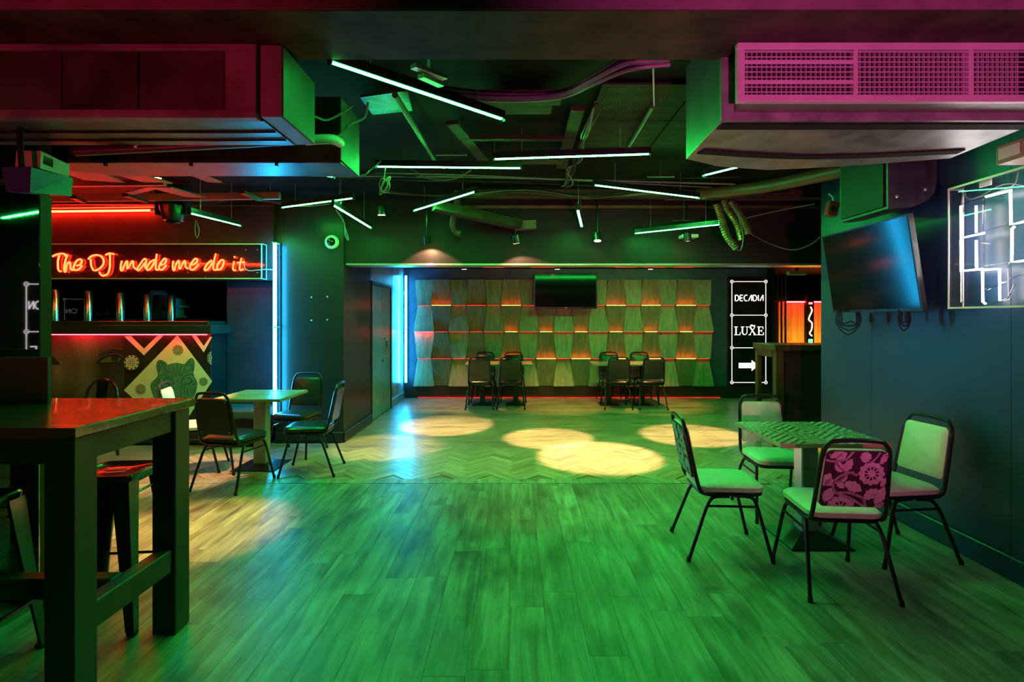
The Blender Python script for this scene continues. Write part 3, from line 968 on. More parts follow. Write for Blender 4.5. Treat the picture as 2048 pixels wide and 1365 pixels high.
# bistro chair behind the tall table
bc = thing('bistro_chair', 'black metal bistro chair with arched back in front of the mural', 'chair', (-4.72, 5.75, 0), 175 * D2R)
MB().rbox(-0.18, 0.18, -0.18, 0.18, 0.44, 0.455, 0.006).build('seat', BLACKGLOSS, bc)
arch = [(-0.18, -0.18, 0.44), (-0.19, -0.21, 0.62)]
for k in range(9):
    a = math.pi - k / 8 * math.pi
    arch.append((0.185 * math.cos(a), -0.225 - 0.02 * math.sin(a), 0.68 + 0.165 * math.sin(a)))
arch += [(0.19, -0.21, 0.62), (0.18, -0.18, 0.44)]
MB().tube(smooth_path(arch, 2), 0.016, 8).build('back_hoop', BLACKGLOSS, bc, smooth=True)
MB().hexa([(-0.055, -0.20, 0.45), (0.055, -0.20, 0.45), (0.055, -0.185, 0.45), (-0.055, -0.185, 0.45),
           (-0.07, -0.25, 0.84), (0.07, -0.25, 0.84), (0.07, -0.238, 0.84), (-0.07, -0.238, 0.84)]).build('back_splat', BLACKGLOSS, bc)
for sx in (-1, 1):
    for sy in (-1, 1):
        MB().tube([(sx * 0.165, sy * 0.165, 0.44), (sx * 0.21, sy * 0.21, 0.0)], [0.026, 0.016], 8).build('leg', BLACKGLOSS, bc, smooth=True)

# bench beside the booth
bn = thing('bench', 'low teal upholstered bench between the booth and the pillar', 'bench', (-3.36, 6.52, 0))
MB().rbox(-3.71, -3.02, 6.26, 6.77, 0.34, 0.45, 0.02).build('cushion', BLUEUPH, bn, world=True)
MB().box(-3.70, -3.03, 6.29, 6.77, 0.06, 0.339).build('plinth', BLACK, bn, world=True)

# tall counter behind the wall corner
ct = thing('tall_counter', 'tall brown timber counter with open end beside the blue wall corner', 'counter', (3.7, 6.47, 0))
MB().rbox(3.07, 4.5, 6.2, 6.78, 1.165, 1.235, 0.004).build('counter_top', SEALBR, ct, world=True)
MB().rbox(3.09, 3.15, 6.70, 6.76, 0, 1.164, 0.004).build('leg', SEALBR, ct, world=True)
MB().rbox(3.09, 3.19, 6.22, 6.30, 0, 1.164, 0.004).build('leg', SEALBR, ct, world=True)
MB().rbox(3.09, 3.14, 6.31, 6.69, 1.08, 1.164, 0.003).build('apron', SEALBR, ct, world=True)
MB().rbox(3.20, 4.5, 6.24, 6.27, 0.04, 1.164, 0.003).build('front_panel', mat('dark brown panel', (0.03, 0.02, 0.012), 0.3, var=0.3), ct, world=True)
MB().rbox(4.45, 4.5, 6.30, 6.76, 0, 1.164, 0.003).build('side_panel', SEALBR, ct, world=True)

# ------------------------------------------------------------------ DJ booth
DY = 6.44
dj = thing('dj_booth', 'black booth with a printed tiger and eye mural under a dark counter', 'booth', (-5.6, 6.6, 0))
MB().box(-8.9, -3.725, DY, 6.78, 0.0, 1.355).build('body', BLACK, dj, world=True)
mur = MB().box(-8.9, -3.725, DY - 0.012, DY - 0.001, 0.02, 1.352).build('mural_panel', PRINTBLK, dj, world=True, label='black printed mural board')
MB().rbox(-8.9, -3.67, DY - 0.10, 6.77, 1.358, 1.468, 0.006).build('counter', COUNTER, dj, world=True)
MB().rbox(-8.9, -3.75, DY - 0.02, 8.3, 1.469, 1.515, 0.006).build('counter_ledge', COUNTER, dj, world=True)
MB().box(-8.9, -3.74, DY - 0.075, DY - 0.06, 1.347, 1.357).build('led_strip', E_REDLED, dj, world=True, label='red light strip under the counter lip')
def mp2(px, py, t):
    p = P(px, py, DY - 0.012)
    return Vector((p.x, DY - 0.012 - t, p.z))
def z4(x_, y_):
    return (100 + x_ / 5.69, 640 + y_ / 5.69)
def deco(name, poly, m, t1, parent=mur, t0=0.0):
    return MB().slab(poly, mp2, t0, t1).build(name, m, parent, world=True)
deco('diamond', [(355, 671), (424.5, 763), (352, 872), (248, 781)], PRINTWHT, 0.002)
V1 = [z4(848, 190), z4(920, 185), z4(1070, 330), z4(1225, 180), z4(1290, 180), z4(1070, 405)]
deco('chevron', V1, PRINTWHT, 0.002)
V2 = [z4(1615, 180), z4(1665, 180), z4(1750, 300), z4(1820, 195), z4(1845, 195), z4(1750, 372)]
deco('chevron', V2, PRINTWHT, 0.002)
head = [(1345, 520), (1305, 480), (1255, 460), (1225, 480), (1215, 540), (1235, 620), (1220, 660), (1190, 690), (1160, 720), (1150, 760),
        (1160, 800), (1170, 830), (1185, 870), (1210, 900), (1250, 960), (1350, 1020), (1450, 1040), (1550, 1010), (1620, 900), (1650, 850), (1660, 820), (1675, 740),
        (1665, 690), (1640, 650), (1630, 600), (1640, 560), (1643, 480), (1620, 440), (1590, 450), (1560, 480), (1530, 510), (1450, 495), (1400, 500)]
tg = deco('tiger_head', [z4(*p) for p in head], PRINTTIG, 0.0035)
def ink(strokes, parent, m=PRINTINK, r=0.0035, t=0.004, name='line_work', n=4, sm=4):
    b = MB()
    for s in strokes:
        b.tube([mp2(q.x, q.y, t) for q in smooth_path([Vector((*z4(*p), 0)) for p in s], sm)], r, n)
    return b.build(name, m, parent, world=True)
lines = [head + [head[0]],
         [(1235, 600), (1240, 520), (1265, 485), (1300, 510), (1330, 545)], [(1250, 590), (1260, 540), (1280, 520), (1300, 545)],
         [(1630, 590), (1625, 510), (1605, 470), (1580, 500), (1550, 530)], [(1615, 580), (1610, 530), (1600, 505)],
         [(1450, 500), (1450, 560), (1440, 640), (1450, 720)], [(1400, 520), (1415, 580), (1435, 640)], [(1500, 520), (1485, 580), (1465, 640)],
         [(1360, 540), (1385, 600), (1420, 650)], [(1540, 540), (1515, 600), (1480, 650)],
         [(1290, 690), (1330, 660), (1380, 670), (1420, 720), (1380, 735), (1330, 725), (1290, 690)],
         [(1620, 690), (1580, 660), (1530, 670), (1490, 720), (1530, 735), (1580, 725), (1620, 690)],
         [(1250, 640), (1300, 620), (1360, 640), (1410, 680)], [(1650, 640), (1600, 620), (1540, 640), (1495, 680)],
         [(1180, 730), (1230, 740), (1260, 790), (1250, 850)], [(1200, 700), (1250, 720), (1290, 780), (1290, 880)],
         [(1170, 790), (1205, 800), (1225, 850), (1230, 920)], [(1660, 730), (1620, 740), (1600, 790), (1610, 850)],
         [(1640, 700), (1600, 720), (1570, 780), (1570, 880)], [(1655, 790), (1640, 810), (1630, 850)],
         [(1330, 760), (1350, 820), (1330, 880), (1350, 950)], [(1540, 760), (1530, 820), (1540, 880), (1520, 950)],
         [(1400, 740), (1410, 820), (1390, 900)], [(1500, 740), (1490, 820), (1500, 900)],
         [(1390, 900), (1450, 880), (1500, 900), (1450, 950), (1390, 900)],
         [(1280, 560), (1320, 590), (1360, 600)], [(1600, 560), (1570, 590), (1540, 600)], [(1260, 660), (1240, 700), (1270, 750)]]
ink(lines, tg)
def rosette(cx, cy, r, m, parent, sx=1.0, half=False, name='rosette'):
    b = MB()
    def pt(a, rr):
        return (cx + rr * sx * math.cos(a), cy + rr * math.sin(a))
    def seg(p, q):
        if half and (p[0] > 424 or q[0] > 424):
            return
        b.tube([mp2(*p, 0.003), mp2(*q, 0.003)], 0.0014, 4)
    for rr in (r, r * 0.62):
        for k in range(24):
            seg(pt(2 * math.pi * k / 24, rr), pt(2 * math.pi * (k + 1) / 24, rr))
    for k in range(10):
        a = 2 * math.pi * k / 10
        seg(pt(a, r), pt(a + 2 * math.pi * 3 / 10, r))
        seg(pt(a, r), pt(a + 2 * math.pi * 4 / 10, r))
        seg(pt(a, 0), pt(a, r))
    return b.build(name, m, parent, world=True)
rosette(263.5, 725.5, 14.5, PRINTWHT, mur)
rosette(424, 716.5, 12.5, PRINTWHT, mur, 0.75, half=True)
rosette(356, 700.5, 10.5, PRINTGREY, mur)
rosette(281.5, 779, 10.5, PRINTGREY, mur)
rosette(407, 764, 8.5, PRINTGREY, mur)
# printed face
def face_mat():
    M = bpy.data.materials.new('printed face')
    M.use_nodes = True
    nt = M.node_tree
    b = nt.nodes['Principled BSDF']
    ge = nd(nt, 'ShaderNodeNewGeometry')
    def lobe(c, s, amp):
        mp = nd(nt, 'ShaderNodeMapping', vector_type='POINT')
        mp.inputs['Location'].default_value = (-c[0] * s[0], 0, -c[1] * s[1])
        mp.inputs['Scale'].default_value = (s[0], 0, s[1])
        nt.links.new(ge.outputs['Position'], mp.inputs[0])
        g = nd(nt, 'ShaderNodeTexGradient', gradient_type='SPHERICAL')
        nt.links.new(mp.outputs[0], g.inputs[0])
        m = nd(nt, 'ShaderNodeMath', operation='MULTIPLY')
        m.inputs[1].default_value = amp
        nt.links.new(g.outputs['Fac'], m.inputs[0])
        return m.outputs[0]
    pa, pb_ = P(168, 750, DY), P(118, 745, DY)
    pc, pd = P(180, 690, DY), P(260, 760, DY)
    outs = [lobe((pa.x, pa.z), (4.2, 1.3), 0.16), lobe((pb_.x, pb_.z), (4.5, 2.2), 0.22), lobe((pc.x, pc.z), (2.0, 4.0), 0.14), lobe((pd.x, pd.z), (1.4, 2.4), 0.05)]
    cur = outs[0]
    for o in outs[1:]:
        a = nd(nt, 'ShaderNodeMath', operation='ADD')
        nt.links.new(cur, a.inputs[0])
        nt.links.new(o, a.inputs[1])
        cur = a.outputs[0]
    no = nd(nt, 'ShaderNodeTexNoise')
    no.inputs['Scale'].default_value = 40
    nt.links.new(ge.outputs['Position'], no.inputs[0])
    mr = nd(nt, 'ShaderNodeMapRange')
    mr.inputs['To Min'].default_value = 0.5
    mr.inputs['To Max'].default_value = 1.5
    nt.links.new(no.outputs['Fac'], mr.inputs[0])
    m = nd(nt, 'ShaderNodeMath', operation='MULTIPLY_ADD')
    m.inputs[2].default_value = 0.012
    nt.links.new(cur, m.inputs[0])
    nt.links.new(mr.outputs[0], m.inputs[1])
    nt.links.new(m.outputs[0], b.inputs['Base Color'])
    b.inputs['Roughness'].default_value = 0.32
    return M
fc = deco('printed_face', [(60, 671), (247, 671), (249, 740), (247, 782), (300, 826), (330, 880), (60, 880)], face_mat(), 0.001)
deco('eye_shadow', [z4(*p) for p in ((520, 490), (590, 420), (680, 370), (760, 362), (850, 390), (830, 430), (800, 480), (700, 500), (600, 500))], PRINTINK, 0.002, fc)
deco('eye_white', [z4(*p) for p in ((560, 485), (620, 440), (690, 415), (760, 412), (820, 440), (790, 470), (700, 485))], PRINTGREY, 0.003, fc)
deco('iris', [z4(740 + 42 * math.cos(k * math.pi / 8), 440 + 34 * math.sin(k * math.pi / 8)) for k in range(16)], PRINTINK, 0.004, fc)
ink([[(530, 480), (600, 425), (690, 395), (780, 395), (840, 430)], [(560, 400), (640, 350), (740, 330), (830, 345)]], fc, PRINTINK, 0.006, name='eyelid')
deco('eye_shadow', [z4(*p) for p in ((0, 400), (50, 430), (90, 470), (120, 510), (60, 515), (0, 505))], PRINTINK, 0.002, fc)

# chrome screen posts and tinted glass on the counter
posts = [(110, 580, 6.55), (177, 582, 6.65), (241, 585, 6.76), (295, 588, 6.87), (343, 590, 6.97)]
scn = thing('glass_screen', 'dark glass screen with five chrome posts on the booth counter', 'screen', (-5.2, 6.8, 1.516))
base = [P(a, b_, d) for a, b_, d in posts]
for p in base:
    MB().lathe([(0.056, 1.517), (0.056, 1.522), (0.046, 1.523), (0.046, p.z - 0.004), (0.043, p.z)], (p.x, p.y, 0), 20).build('post', SATIN, scn, world=True, smooth=True)
for a, b_ in zip(base[:-1], base[1:]):
    d = (b_ - a).normalized()
    a2, b2 = a + d * 0.05, b_ - d * 0.05
    MB().beam((a2.x, a2.y, (1.525 + a.z - 0.01) / 2), (b2.x, b2.y, (1.525 + a.z - 0.01) / 2), 0.008, a.z - 0.02 - 1.525).build('glass_pane', SMOKE, scn, world=True)

# overturned teal fixture lying in the booth
fx = thing('stage_fixture', 'teal plastic stage fixture lying tilted behind the chrome posts', 'stage light', (-5.25, 7.45, 1.516))
def fx_p(px, py, t):
    p = P(px, py, 7.15)
    return Vector((p.x, 7.15 + t, p.z))
def zz(x_, y_):
    return (90 + x_ / 5.85, 560 + y_ / 5.85)
MB().slab([zz(*p) for p in ((1250, 450), (1275, 465), (1300, 330), (1345, 150), (1310, 125), (1280, 150), (1240, 330))], fx_p, -0.10, 0.16).build('base_plate', TEALP, fx, world=True)
MB().slab([zz(*p) for p in ((1305, 400), (1350, 195), (1440, 175), (1500, 240), (1510, 400), (1450, 450), (1320, 440))], fx_p, -0.06, 0.13).build('body', TEALP, fx, world=True)
MB().slab([zz(*p) for p in ((1490, 250), (1540, 215), (1570, 240), (1570, 290), (1615, 305), (1610, 325), (1555, 330), (1550, 410), (1585, 425), (1575, 445), (1500, 440))], fx_p, -0.08, 0.14).build('yoke', TEALP, fx, world=True)
c = fx_p(*zz(1415, 335), -0.062)
MB().lathe([(0.03, 0), (0.03, -0.006), (0.012, -0.006)], c, 14, axis=1).build('pan_boss', BLACK, fx, world=True)
# mixer silhouettes behind the glass
for i, (px, w_, h_, lab) in enumerate(((140, 0.34, 0.10, 'low dark mixing desk behind the first chrome posts'), (205, 0.34, 0.10, 'low dark record deck behind the middle chrome posts'), (268, 0.22, 0.2, 'dark rack unit behind the glass screen'))):
    q = P(px, 640, 7.9 + 0.1 * i)
    m_ = thing('mixing_desk' if i == 0 else ('record_deck' if i == 1 else 'rack_unit'), lab, 'dj equipment', (q.x, q.y, 1.5165))
    MB().rbox(-w_ / 2, w_ / 2, -0.15, 0.15, 0.0, h_, 0.006).build('casing', TVFRAME, m_)
    for k in range(5):
        MB().lathe([(0.014, h_), (0.014, h_ + 0.014), (0.011, h_ + 0.018)], (-w_ / 2 + 0.04 + k * (w_ - 0.08) / 4, -0.08, 0.0), 8).build('knob', STEEL if k % 2 else WHITEP, m_, smooth=True)

# ------------------------------------------------------------------ red neon sentence in its acrylic box
SY = 6.435
sg = thing('neon_sign', 'red neon sentence sign in a clear box above the booth', 'neon sign', (-4.6, 6.43, 2.02))
def z5(x_, y_):
    return (80 + x_ / 8.904, 480 + y_ / 8.904)
def z6(x_, y_):
    return (290 + x_ / 7.585, 480 + y_ / 7.585)
LET = [
 (z5, [[(225, 295), (300, 260), (400, 245), (450, 265), (445, 295)], [(345, 275), (320, 380), (320, 480), (335, 545), (375, 565)]]),
 (z5, [[(490, 265), (450, 380), (430, 500), (440, 565), (458, 562), (470, 470), (500, 405), (530, 400), (540, 450), (550, 520), (585, 545)]]),
 (z5, [[(650, 460), (720, 440), (745, 380), (715, 345), (650, 380), (600, 480), (610, 535), (660, 538), (710, 510), (750, 460)]]),
 (z5, [[(860, 345), (920, 290), (1010, 270), (1090, 295), (1135, 370), (1120, 450), (1050, 520), (975, 550)], [(908, 345), (905, 400), (920, 480), (955, 550)]]),
 (z5, [[(1170, 270), (1240, 240), (1320, 255)], [(1245, 250), (1247, 400), (1240, 500), (1210, 600), (1130, 640), (1080, 615), (1060, 575)]]),
 (z5, [[(1460, 375), (1440, 460), (1440, 540), (1470, 540), (1490, 480), (1540, 385), (1557, 400), (1550, 495), (1572, 500), (1640, 382), (1660, 400), (1667, 480), (1710, 525)]]),
 (z5, [[(1885, 420), (1890, 355), (1850, 345), (1780, 440), (1730, 520), (1755, 545), (1810, 490), (1885, 395), (1872, 480), (1895, 518)]]),
 (z6, [[(150, 300), (80, 340), (30, 420), (40, 460), (90, 430), (150, 330)], [(180, 215), (165, 330), (163, 430), (178, 455), (205, 450)]]),
 (z6, [[(240, 385), (300, 360), (322, 305), (290, 288), (225, 380), (215, 440), (260, 452), (325, 385)]]),
 (z6, [[(430, 320), (420, 400), (430, 460), (450, 455), (462, 395), (500, 322), (520, 335), (515, 425), (535, 432), (590, 325), (612, 335), (612, 400), (650, 440)]]),
 (z6, [[(710, 385), (770, 355), (795, 305), (760, 288), (695, 370), (685, 440), (735, 452), (815, 375)]]),
 (z6, [[(1015, 310), (950, 360), (905, 440), (920, 465), (970, 430), (1035, 330)], [(1075, 210), (1045, 330), (1035, 420), (1050, 455), (1085, 455)]]),
 (z6, [[(1130, 325), (1095, 400), (1102, 450), (1150, 440), (1190, 370), (1190, 312), (1155, 308), (1128, 340)]]),
 (z6, [[(1350, 325), (1335, 420), (1345, 460), (1378, 460)], [(1357, 250), (1363, 275)]]),
 (z6, [[(1465, 275), (1445, 350), (1435, 430), (1452, 460), (1495, 442)], [(1400, 347), (1510, 335)]]),
]
for fn, strokes in LET:
    b = MB()
    for s in strokes:
        pts = [P(*fn(*p), SY) for p in s]
        b.tube(smooth_path(pts, 4), 0.0105, 6)
    b.build('neon_letter', E_RED, sg, world=True, smooth=True)
bx0, bx1 = -5.85, P(524, 500, 6.38).x
bz1, bz0 = P(300, 488, 6.38).z, P(300, 558, 6.38).z
for nm, a in (('acrylic_front', (bx0, bx1, 6.38, 6.385, bz0, bz1)), ('acrylic_top', (bx0, bx1, 6.386, 6.499, bz1 - 0.005, bz1)),
              ('acrylic_bottom', (bx0, bx1, 6.386, 6.499, bz0, bz0 + 0.005)), ('acrylic_end', (bx1 - 0.005, bx1, 6.386, 6.499, bz0 + 0.006, bz1 - 0.006))):
    MB().box(*a).build(nm, ACRYL, sg, world=True)
e = MB()
e.box(bx0, bx1, 6.368, 6.380, bz1 - 0.009, bz1 + 0.003).box(bx0, bx1, 6.368, 6.380, bz0 - 0.003, bz0 + 0.009)
e.box(bx1 - 0.007, bx1 + 0.001, 6.368, 6.380, bz0 + 0.009, bz1 - 0.009)
e.box(bx1 - 0.002, bx1 + 0.003, 6.487, 6.497, bz0, bz1)
e.box(bx1 - 0.004, bx1 + 0.004, 6.38, 6.487, bz1 - 0.004, bz1 + 0.003).box(bx1 - 0.004, bx1 + 0.004, 6.38, 6.487, bz0 - 0.003, bz0 + 0.004)
e.build('polished_edge', ACREDGE, sg, world=True)
MB().box(bx0, bx1 - 0.006, 6.462, 6.468, bz0 + 0.006, bz1 - 0.006).build('back_panel', mat('glossy dark acrylic back', (0.03, 0.012, 0.014), 0.06, var=0.1, spec=0.7), sg, world=True)
for px, py in ((492, 500), (515, 500), (515, 546), (378, 546), (412, 554), (101, 508), (101, 549), (378, 503)):
    p = P(px, py, 6.461)
    MB().lathe([(0.009, 0), (0.009, -0.008), (0.005, -0.01)], p, 8, axis=1).build('standoff', CHROME, sg, world=True, smooth=True)
w = [P(*z6(1505, 345), 6.44), P(*z6(1515, 430), 6.44), P(*z6(1580, 468), 6.44), P(*z6(1700, 460), 6.445), P(*z6(1830, 448), 6.45), P(*z6(1930, 452), 6.5)]
MB().tube(smooth_path(w, 4), 0.005, 6).build('power_lead', WHITEP, sg, world=True, smooth=True)

# red neon bar high on the fascia
rb = thing('neon_bar', 'long red neon bar high on the maroon fascia', 'neon light', (-5.0, 6.42, 2.75))
pa, pb2 = P(60, 424, 6.42), P(302, 421, 6.42)
MB().tube([pa, pb2], 0.012, 8).build('tube', E_REDBAR, rb, world=True, smooth=True)
MB().tube([pa + Vector((0, 0.03, 0.05)), pb2 + Vector((0.02, 0.03, 0.05))], 0.010, 8).build('return_tube', ACREDGE, rb, world=True, smooth=True)
q0, q1 = P(60, 415, 6.36), P(314, 429, 6.36)
MB().box(q0.x, q1.x, 6.34, 6.344, q1.z, q0.z + 0.03).build('acrylic_front', ACRYL, rb, world=True)
MB().box(q0.x, q1.x, 6.344, 6.499, q0.z + 0.03, q0.z + 0.035).box(q1.x, q1.x + 0.005, 6.344, 6.499, q1.z, q0.z + 0.03).build('acrylic_case', ACRYL, rb, world=True)
MB().lathe([(0.02, 0), (0.02, 0.06)], (pb2.x, pb2.y, pb2.z), 10, axis=0).build('electrode', ACREDGE, rb, world=True)

rb2 = thing('neon_bar', 'added red light bar over the booth approach, unseen behind the mirror partition', 'neon light', (-4.5, 4.4, 2.4))  # added source, out of view, to redden the ceiling grid
MB().tube([(-5.4, 4.5, 2.42), (-3.95, 4.3, 2.42)], 0.013, 8).build('tube', E_REDBAR2, rb2, world=True, smooth=True)
for xx, yy in ((-5.35, 4.49), (-4.0, 4.307)):
    MB().tube([(xx, yy, 2.434), (xx, yy, 3.046)], 0.005, 6).build('hanger', CONDUIT, rb2, world=True)

# ------------------------------------------------------------------ LED tubes
def led(label, a, b, m=E_GREEN, drop=True, group='green light bars below the ceiling', r=0.011, name='led_bar', hous=True):
    a, b = Vector(a), Vector(b)
    t = thing(name, label, 'light bar', (a + b) / 2, 0, group)
    d = (b - a).normalized()
    MB().beam(a + Vector((0, 0, 0.005)), b + Vector((0, 0, 0.005)), 2 * r, 0.004).build('diffuser', m, t, world=True)
    if hous:
        up = Vector((0, 0, 1))
        o = up * 0.0325
        MB().beam(a - d * 0.01 + o, b + d * 0.01 + o, 2 * r + 0.012, 0.05).build('housing', TVFRAME, t, world=True)
        for q, s in ((a, -1), (b, 1)):
            MB().beam(q + d * s * 0.011 + o * 0.8, q + d * s * 0.016 + o * 0.8, 2 * r + 0.014, 0.068).build('end_cap', TVFRAME, t, world=True)
    if drop:
        for f in (0.18, 0.82):
            p = a + (b - a) * f
            MB().tube([(p.x, p.y, p.z + 0.058), (p.x, p.y, 3.016 if 0.5 < p.x < 1.8 and 3.25 < p.y < 4.55 else 3.046)], 0.0025, 5).build('suspension_wire', STEEL, t, world=True)
    return t
def Z(px, py, z):
    d = (z - H) * F / (CY - py)
    return P(px, py, d)
led('longest green bar, slanting down across the top of the ceiling', Z(665, 128, 2.74), Z(1003, 240, 2.78), E_GREEN2)
led('level green bar with a coil of cable hanging from its end', Z(755, 335, 2.80), Z(1040, 338, 2.80))
led('nearly level green bar beside the acoustic ceiling tiles', Z(990, 320, 2.80), Z(1297, 310, 2.80))
led('green bar sloping down just under the acoustic tiles, ahead of the far row', Z(1190, 372, 2.80), Z(1395, 397, 2.80))
led('green bar rising to the right left of the bright bulkhead lamp', P(830, 422, 6.1), P(950, 385, 5.2))
led('short steep green bar above the middle of the bulkhead', P(1155, 420, 5.55), P(1163, 453, 6.35))
led('low green bar in front of the hanging foil hoses', P(1272, 468, 6.4), P(1445, 450, 5.9))
led('green bar half hidden behind the large vent box', P(1410, 352, 4.6), P(1520, 325, 4.15))
led('green bar over the pillar rising to the right', P(567, 416, 5.94), P(705, 398, 5.49))
led('green bar over the pillar falling toward the round camera', P(667, 412, 5.5), P(740, 456, 6.35))
led('green bar beside the stage lamp above the neon sentence', P(380, 428, 4.9), P(478, 452, 6.0))
led('green bar mostly hidden behind the rear duct', P(560, 347, 4.3), P(666, 355, 4.6))
led('green bar seen only in the mirror at the left edge', (-6.15, -0.60, 2.75), (-5.1, -0.10, 2.75))
# cyan tubes
tp = P(549, 487, 6.41)
ctb = thing('led_tube', 'tall cyan light tube at the left edge of the pillar', 'light tube', (tp.x, 6.47, 0.3), 0, 'cyan light tubes')
for za, zb_ in ((0.36, 1.432), (1.447, tp.z)):
    MB().tube([(tp.x, 6.42, za), (tp.x, 6.42, zb_)], 0.021, 10).build('diffuser', E_CYAN, ctb, world=True, smooth=True)
MB().box(tp.x - 0.02, tp.x + 0.02, 6.52, 6.549, 0.33, tp.z + 0.02).build('housing', TVFRAME, ctb, world=True)
for zc in (0.34, 1.433, tp.z + 0.002):
    MB().box(tp.x - 0.024, tp.x + 0.024, 6.396, 6.519, zc, zc + 0.013).build('clip', WHITEP, ctb, world=True)
tq = -2.11
ct2 = thing('led_tube', 'tall cyan light tube in the far corner of the alcove', 'light tube', (tq, 10.12, 0.28), 0, 'cyan light tubes')
for za, zb_ in ((0.31, 1.335), (1.35, 2.37)):
    MB().tube([(tq, 10.15, za), (tq, 10.15, zb_)], 0.021, 10).build('diffuser', E_CYAN, ct2, world=True, smooth=True)
MB().box(tq - 0.02, tq + 0.02, 10.173, 10.21, 0.28, 2.40).build('housing', TVFRAME, ct2, world=True)
MB().tube(smooth_path([(tq + 0.02, 10.10, 2.2), (tq - 0.02, 10.06, 2.0), (tq - 0.03, 10.06, 1.75), (tq + 0.0, 10.1, 1.72)], 4), 0.006, 6).build('power_lead', WHITEP, ct2, world=True, smooth=True)
# light bar tucked behind the bulkhead, washing the tiles
led('green bar hidden behind the bulkhead edge over the dance floor', (0.4, 8.2, 2.45), (3.9, 8.4, 2.45), E_GREEN3, False)
# coloured wash lamps behind the viewer, over the entrance
def par_can(label, loc, target, W_, col, ang):
    loc, target = Vector(loc), Vector(target)
    t = thing('wash_lamp', label, 'wash lamp', loc, 0, 'coloured wash lamps by the entrance')
    d = (target - loc).normalized()
    MB().tube([loc - d * 0.22, loc - d * 0.2, loc], [0.05, 0.09, 0.10], 16).build('can', TVFRAME, t, world=True, smooth=True)
    MB().tube([(loc.x, loc.y, loc.z - 0.1), (loc.x, loc.y, 0.0)], 0.018, 8).build('stand', TVFRAME, t, world=True)
    MB().lathe([(0.2, 0.0), (0.2, 0.02), (0.03, 0.04)], (loc.x, loc.y, 0), 16).build('foot', TVFRAME, t, world=True)
    spot('wash_light', loc + d * 0.03, target, W_, col, ang, 0.8, 0.09, t)
par_can('magenta wash lamp on a stand behind the viewer', (0.6, -1.2, 1.0), (1.8, 2.3, 2.30), 600.0, (1.0, 0.10, 0.42), 62)
par_can('crimson wash lamp on a stand behind the viewer', (-1.6, -1.2, 1.1), (-2.0, 2.3, 2.65), 230.0, (1.0, 0.02, 0.12), 50)

# ------------------------------------------------------------------ right wall: televisions, speaker, neon
tv = thing('television', 'large tilted wall television reflecting cyan light', 'television', (2.72, 4.05, 1.6))
def tvp(u, v, t):     # u 0..1 far to near, v 0..1 bottom to top, t thickness away from the room
    y = 4.56 - u * 1.0
    return Vector((2.765 - v * 0.10 + t, y, 1.60 + v * 0.66 + t * 0.15))
MB().slab([(0, 0), (1, 0), (1, 1), (0, 1)], tvp, 0.0, 0.035).build('casing', TVFRAME, tv, world=True)
MB().slab([(0.012, 0.03), (0.988, 0.03), (0.988, 0.982), (0.012, 0.982)], tvp, -0.002, -0.0002).build('screen', TVBLACK, tv, world=True)
MB().slab([(0.25, 0.2), (0.75, 0.2), (0.75, 0.8), (0.25, 0.8)], tvp, 0.036, 0.075).build('back_hump', TVFRAME, tv, world=True)
MB().slab([(0.47, -0.012), (0.52, -0.012), (0.52, 0.0), (0.47, 0.0)], tvp, 0.0, 0.02).build('sensor', TVFRAME, tv, world=True)
br = MB()
br.beam(tvp(0.5, 0.5, 0.076), (2.926, 4.06, 1.95), 0.05, 0.05).box(2.925, 2.9485, 3.93, 4.19, 1.8, 2.1)
br.build('bracket', TUBEBLK, tv, world=True)
for px0, px1, n, dep, lab in ((1675, 1718, 4, 50, 'looped black cables hanging at the far corner of the big television'), (1798, 1818, 3, 42, 'looped black cables hanging at the near corner of the big television')):
    b = MB()
    for k in range(n):
        d = 2.80 * F / ((px0 + px1) / 2 - CX)
        a0, a1 = P(px0 + k * 3, 618, d), P(px1 - k * 2, 618, d)
        mid = P((px0 + px1) / 2 + k * 2, 620 + dep - k * 9, d)
        l_ = P(px0 + k * 4 - 2, 620 + dep * 0.55, d)
        r_ = P(px1 + 3 - k * 3, 620 + dep * 0.55, d)
        b.tube(smooth_path([a0, l_, mid, r_, a1], 6), 0.005, 6)
    tag(b.build('cable_loop', CABLE, smooth=True), lab, 'cable')
for px in (1740, 1775):
    d = 2.80 * F / (px - CX)
    b = MB().tube([P(px, 618, d), P(px + 1, 632, d)], 0.006, 6).tube([P(px + 1, 631, d), P(px + 1, 645, d)], 0.010, 6)
    tag(b.build('hanging_plug', CABLE, smooth=True), 'short black plug hanging below the television, %s' % ('third lead from the near corner' if px == 1740 else 'next to the near cable loop'), 'cable')
# loudspeaker above
sp_ = thing('loudspeaker', 'large black loudspeaker with a curved flank above the tilted television', 'speaker', (2.75, 3.95, 2.31))
prof = [(2.60, 2.315), (2.70, 2.318), (2.80, 2.335), (2.88, 2.375), (2.925, 2.43), (2.942, 2.52), (2.942, 2.76), (2.60, 2.76)]
MB().slab(prof, lambda u, v, t_: Vector((u, 3.66 + t_, v)), 0.0, 0.54).build('cabinet', mat('speaker paint', (0.022, 0.021, 0.028), 0.4, var=0.4), sp_, world=True)
MB().slab([(3.69, 2.335), (4.17, 2.335), (4.17, 2.74), (3.69, 2.74)], lambda u, v, t_: Vector((2.599 - t_, u, v)), 0.0, 0.012).build('front_grille', BLACK, sp_, world=True)
for u, v in ((2.66, 2.40), (2.66, 2.68), (2.86, 2.45)):
    MB().lathe([(0.012, 0), (0.012, -0.004), (0.006, -0.006)], (u, 3.659, v), 10, axis=1).build('screw', STEEL, sp_, world=True)

